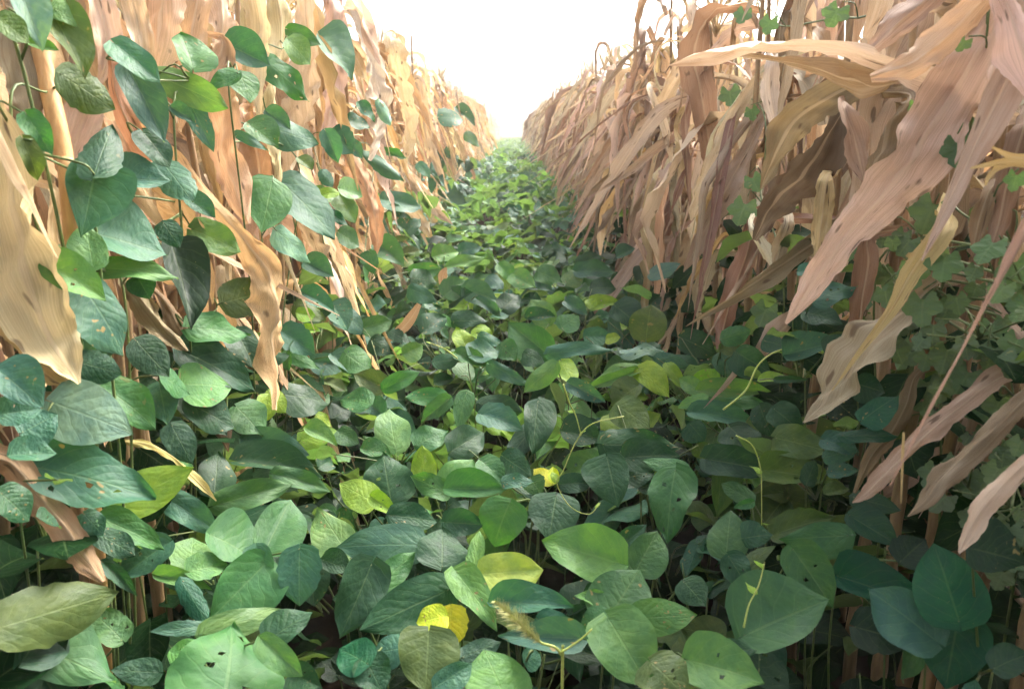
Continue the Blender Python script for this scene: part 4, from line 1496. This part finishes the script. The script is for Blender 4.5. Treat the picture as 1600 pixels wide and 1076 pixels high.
def build_foxtail():
    g = random.Random(2)
    pix = [(775, 940), (800, 962), (825, 985), (845, 1003), (875, 1020)]
    d = surf(830, 985, 0.06)
    P = [EYE + ray(x, y) * d for x, y in pix]
    low = EYE + ray(878, 1090) * (d * 1.04)
    root = empty('foxtail_grass', Vector((low.x, low.y, gz(low.y))))
    f = root.location
    tag(root, 'bristly green foxtail grass head leaning among the lower centre leaves', 'grass')
    path = [Vector((0, 0, -0.01)), low - f, P[4] - f, P[3] - f, P[2] - f, P[1] - f]
    V, F, U = tube(path, [.0020, .0018, .0016, .0014, .0012, .001], 6, 36)
    link(bpy.data.objects.new('stem', mesh_from('stem', V, F, U, M_SHOOT)), root)
    V, F, U = [], [], []
    row = catmull(P[0:4], 60)
    ax = (P[3] - P[0]).normalized()
    for i in range(520):
        s = g.random()
        p = Vector(row[int(s * 60)]) - f
        rad = Vector((g.gauss(0, 1), g.gauss(0, 1), g.gauss(0, 1)))
        rad = (rad - ax * rad.dot(ax)).normalized()
        L = g.uniform(.006, .012) * (0.5 + sin(pi * min(max(s, .05), .95)))
        tip = p + rad * L - ax * L * 0.7
        sd_ = ax.cross(rad).normalized() * (0.0011 if i % 3 == 0 else 0.0005)
        k = len(V)
        V += [p - sd_, p + sd_, p + (tip - p) * .35 + sd_ * 1.2, tip]
        F += [(k, k + 1, k + 2), (k, k + 2, k + 3)]
        U += [(0, 0), (1, 0), (1, 1), (0, 1)]
    o = bpy.data.objects.new('seed_head', mesh_from('seed_head', V, F, U, M_BRIST))
    o['kind'] = 'stuff'
    link(o, root)
    br = [P[4] - f, (EYE + ray(905, 1000) * d) - f, (EYE + ray(925, 982) * d) - f]
    V, F, U = tube(br, [.0013, .0012, .001], 6, 10)
    link(bpy.data.objects.new('side_branch', mesh_from('side_branch', V, F, U, M_SHOOT)), root)


build_foxtail()


def build_dry_blades():
    g = random.Random(13)
    rows = [('thin yellow dry grass blade at the right edge, topmost of three', [(1625,246,16),(1585,246,12),(1550,230,3)]),
            ('thin yellow dry grass blade at the right edge, longest of three', [(1625,256,18),(1570,253,13),(1516,263,3)]),
            ('short yellow dry grass blade at the right edge, curling down', [(1590,254,9),(1560,262,9),(1545,276,7),(1540,290,3)]),
            ('needle-thin straw hanging straight down in the right shade', [(1412,675,4),(1410,720,4),(1408,786,2)]),
            ('small brown dry leaf scrap poking out of the mid strip', [(655,475,8),(640,500,17),(622,520,16),(608,532,4)]),
            ('tiny orange leaf tip standing between beans in mid strip', [(690,450,6),(692,430,14),(697,418,3)])]
    for i, (label, poly) in enumerate(rows):
        d = surf(poly[1][0], poly[1][1], 0.05 if i > 3 else 0, -0.06)
        P = [EYE + ray(x, y) * d for x, y, _ in poly]
        W = [q[2] * d / FPX for q in poly]
        f = P[-1].copy()
        V, F, U = ribbon([p - f for p in P], W, [tuple((EYE - p).normalized()) for p in P], g, n=18, m=4, fold=.3, wave=.4)
        o = bpy.data.objects.new('dry_grass_blade' if i < 4 else 'dry_leaf_scrap', mesh_from('blade', V, F, U, M_MAIZE))
        o.location = f
        o.color = (*MT['orange' if i > 3 else 'straw'], 1)
        tag(o, label, 'dry grass' if i < 4 else 'dry leaf')
        link(o)


build_dry_blades()

# ------------------------------------------------------------------ bright hazy air
def build_haze():
    V = [(x, y, z) for z in (-1.0, 2.6) for y in (-4, 131) for x in (-61, 61)]
    F = [(0, 2, 3, 1), (4, 5, 7, 6), (0, 1, 5, 4), (2, 6, 7, 3), (0, 4, 6, 2), (1, 3, 7, 5)]
    me = bpy.data.meshes.new('haze')
    me.from_pydata(V, [], F)
    m = bpy.data.materials.new('haze')
    m.use_nodes = True
    t = m.node_tree
    t.nodes.clear()
    pv = t.nodes.new('ShaderNodeVolumePrincipled')
    pv.inputs['Color'].default_value = (0.98, 0.96, 0.92, 1)
    pv.inputs['Density'].default_value = HAZE_DENSITY
    pv.inputs['Anisotropy'].default_value = 0.3
    o = t.nodes.new('ShaderNodeOutputMaterial')
    t.links.new(pv.outputs[0], o.inputs['Volume'])
    me.materials.append(m)
    ob = bpy.data.objects.new('haze', me)
    ob['kind'] = 'stuff'
    ob['label'] = 'pale bright haze filling the air of the alley'
    link(ob)


if HAZE_DENSITY > 0:
    build_haze()
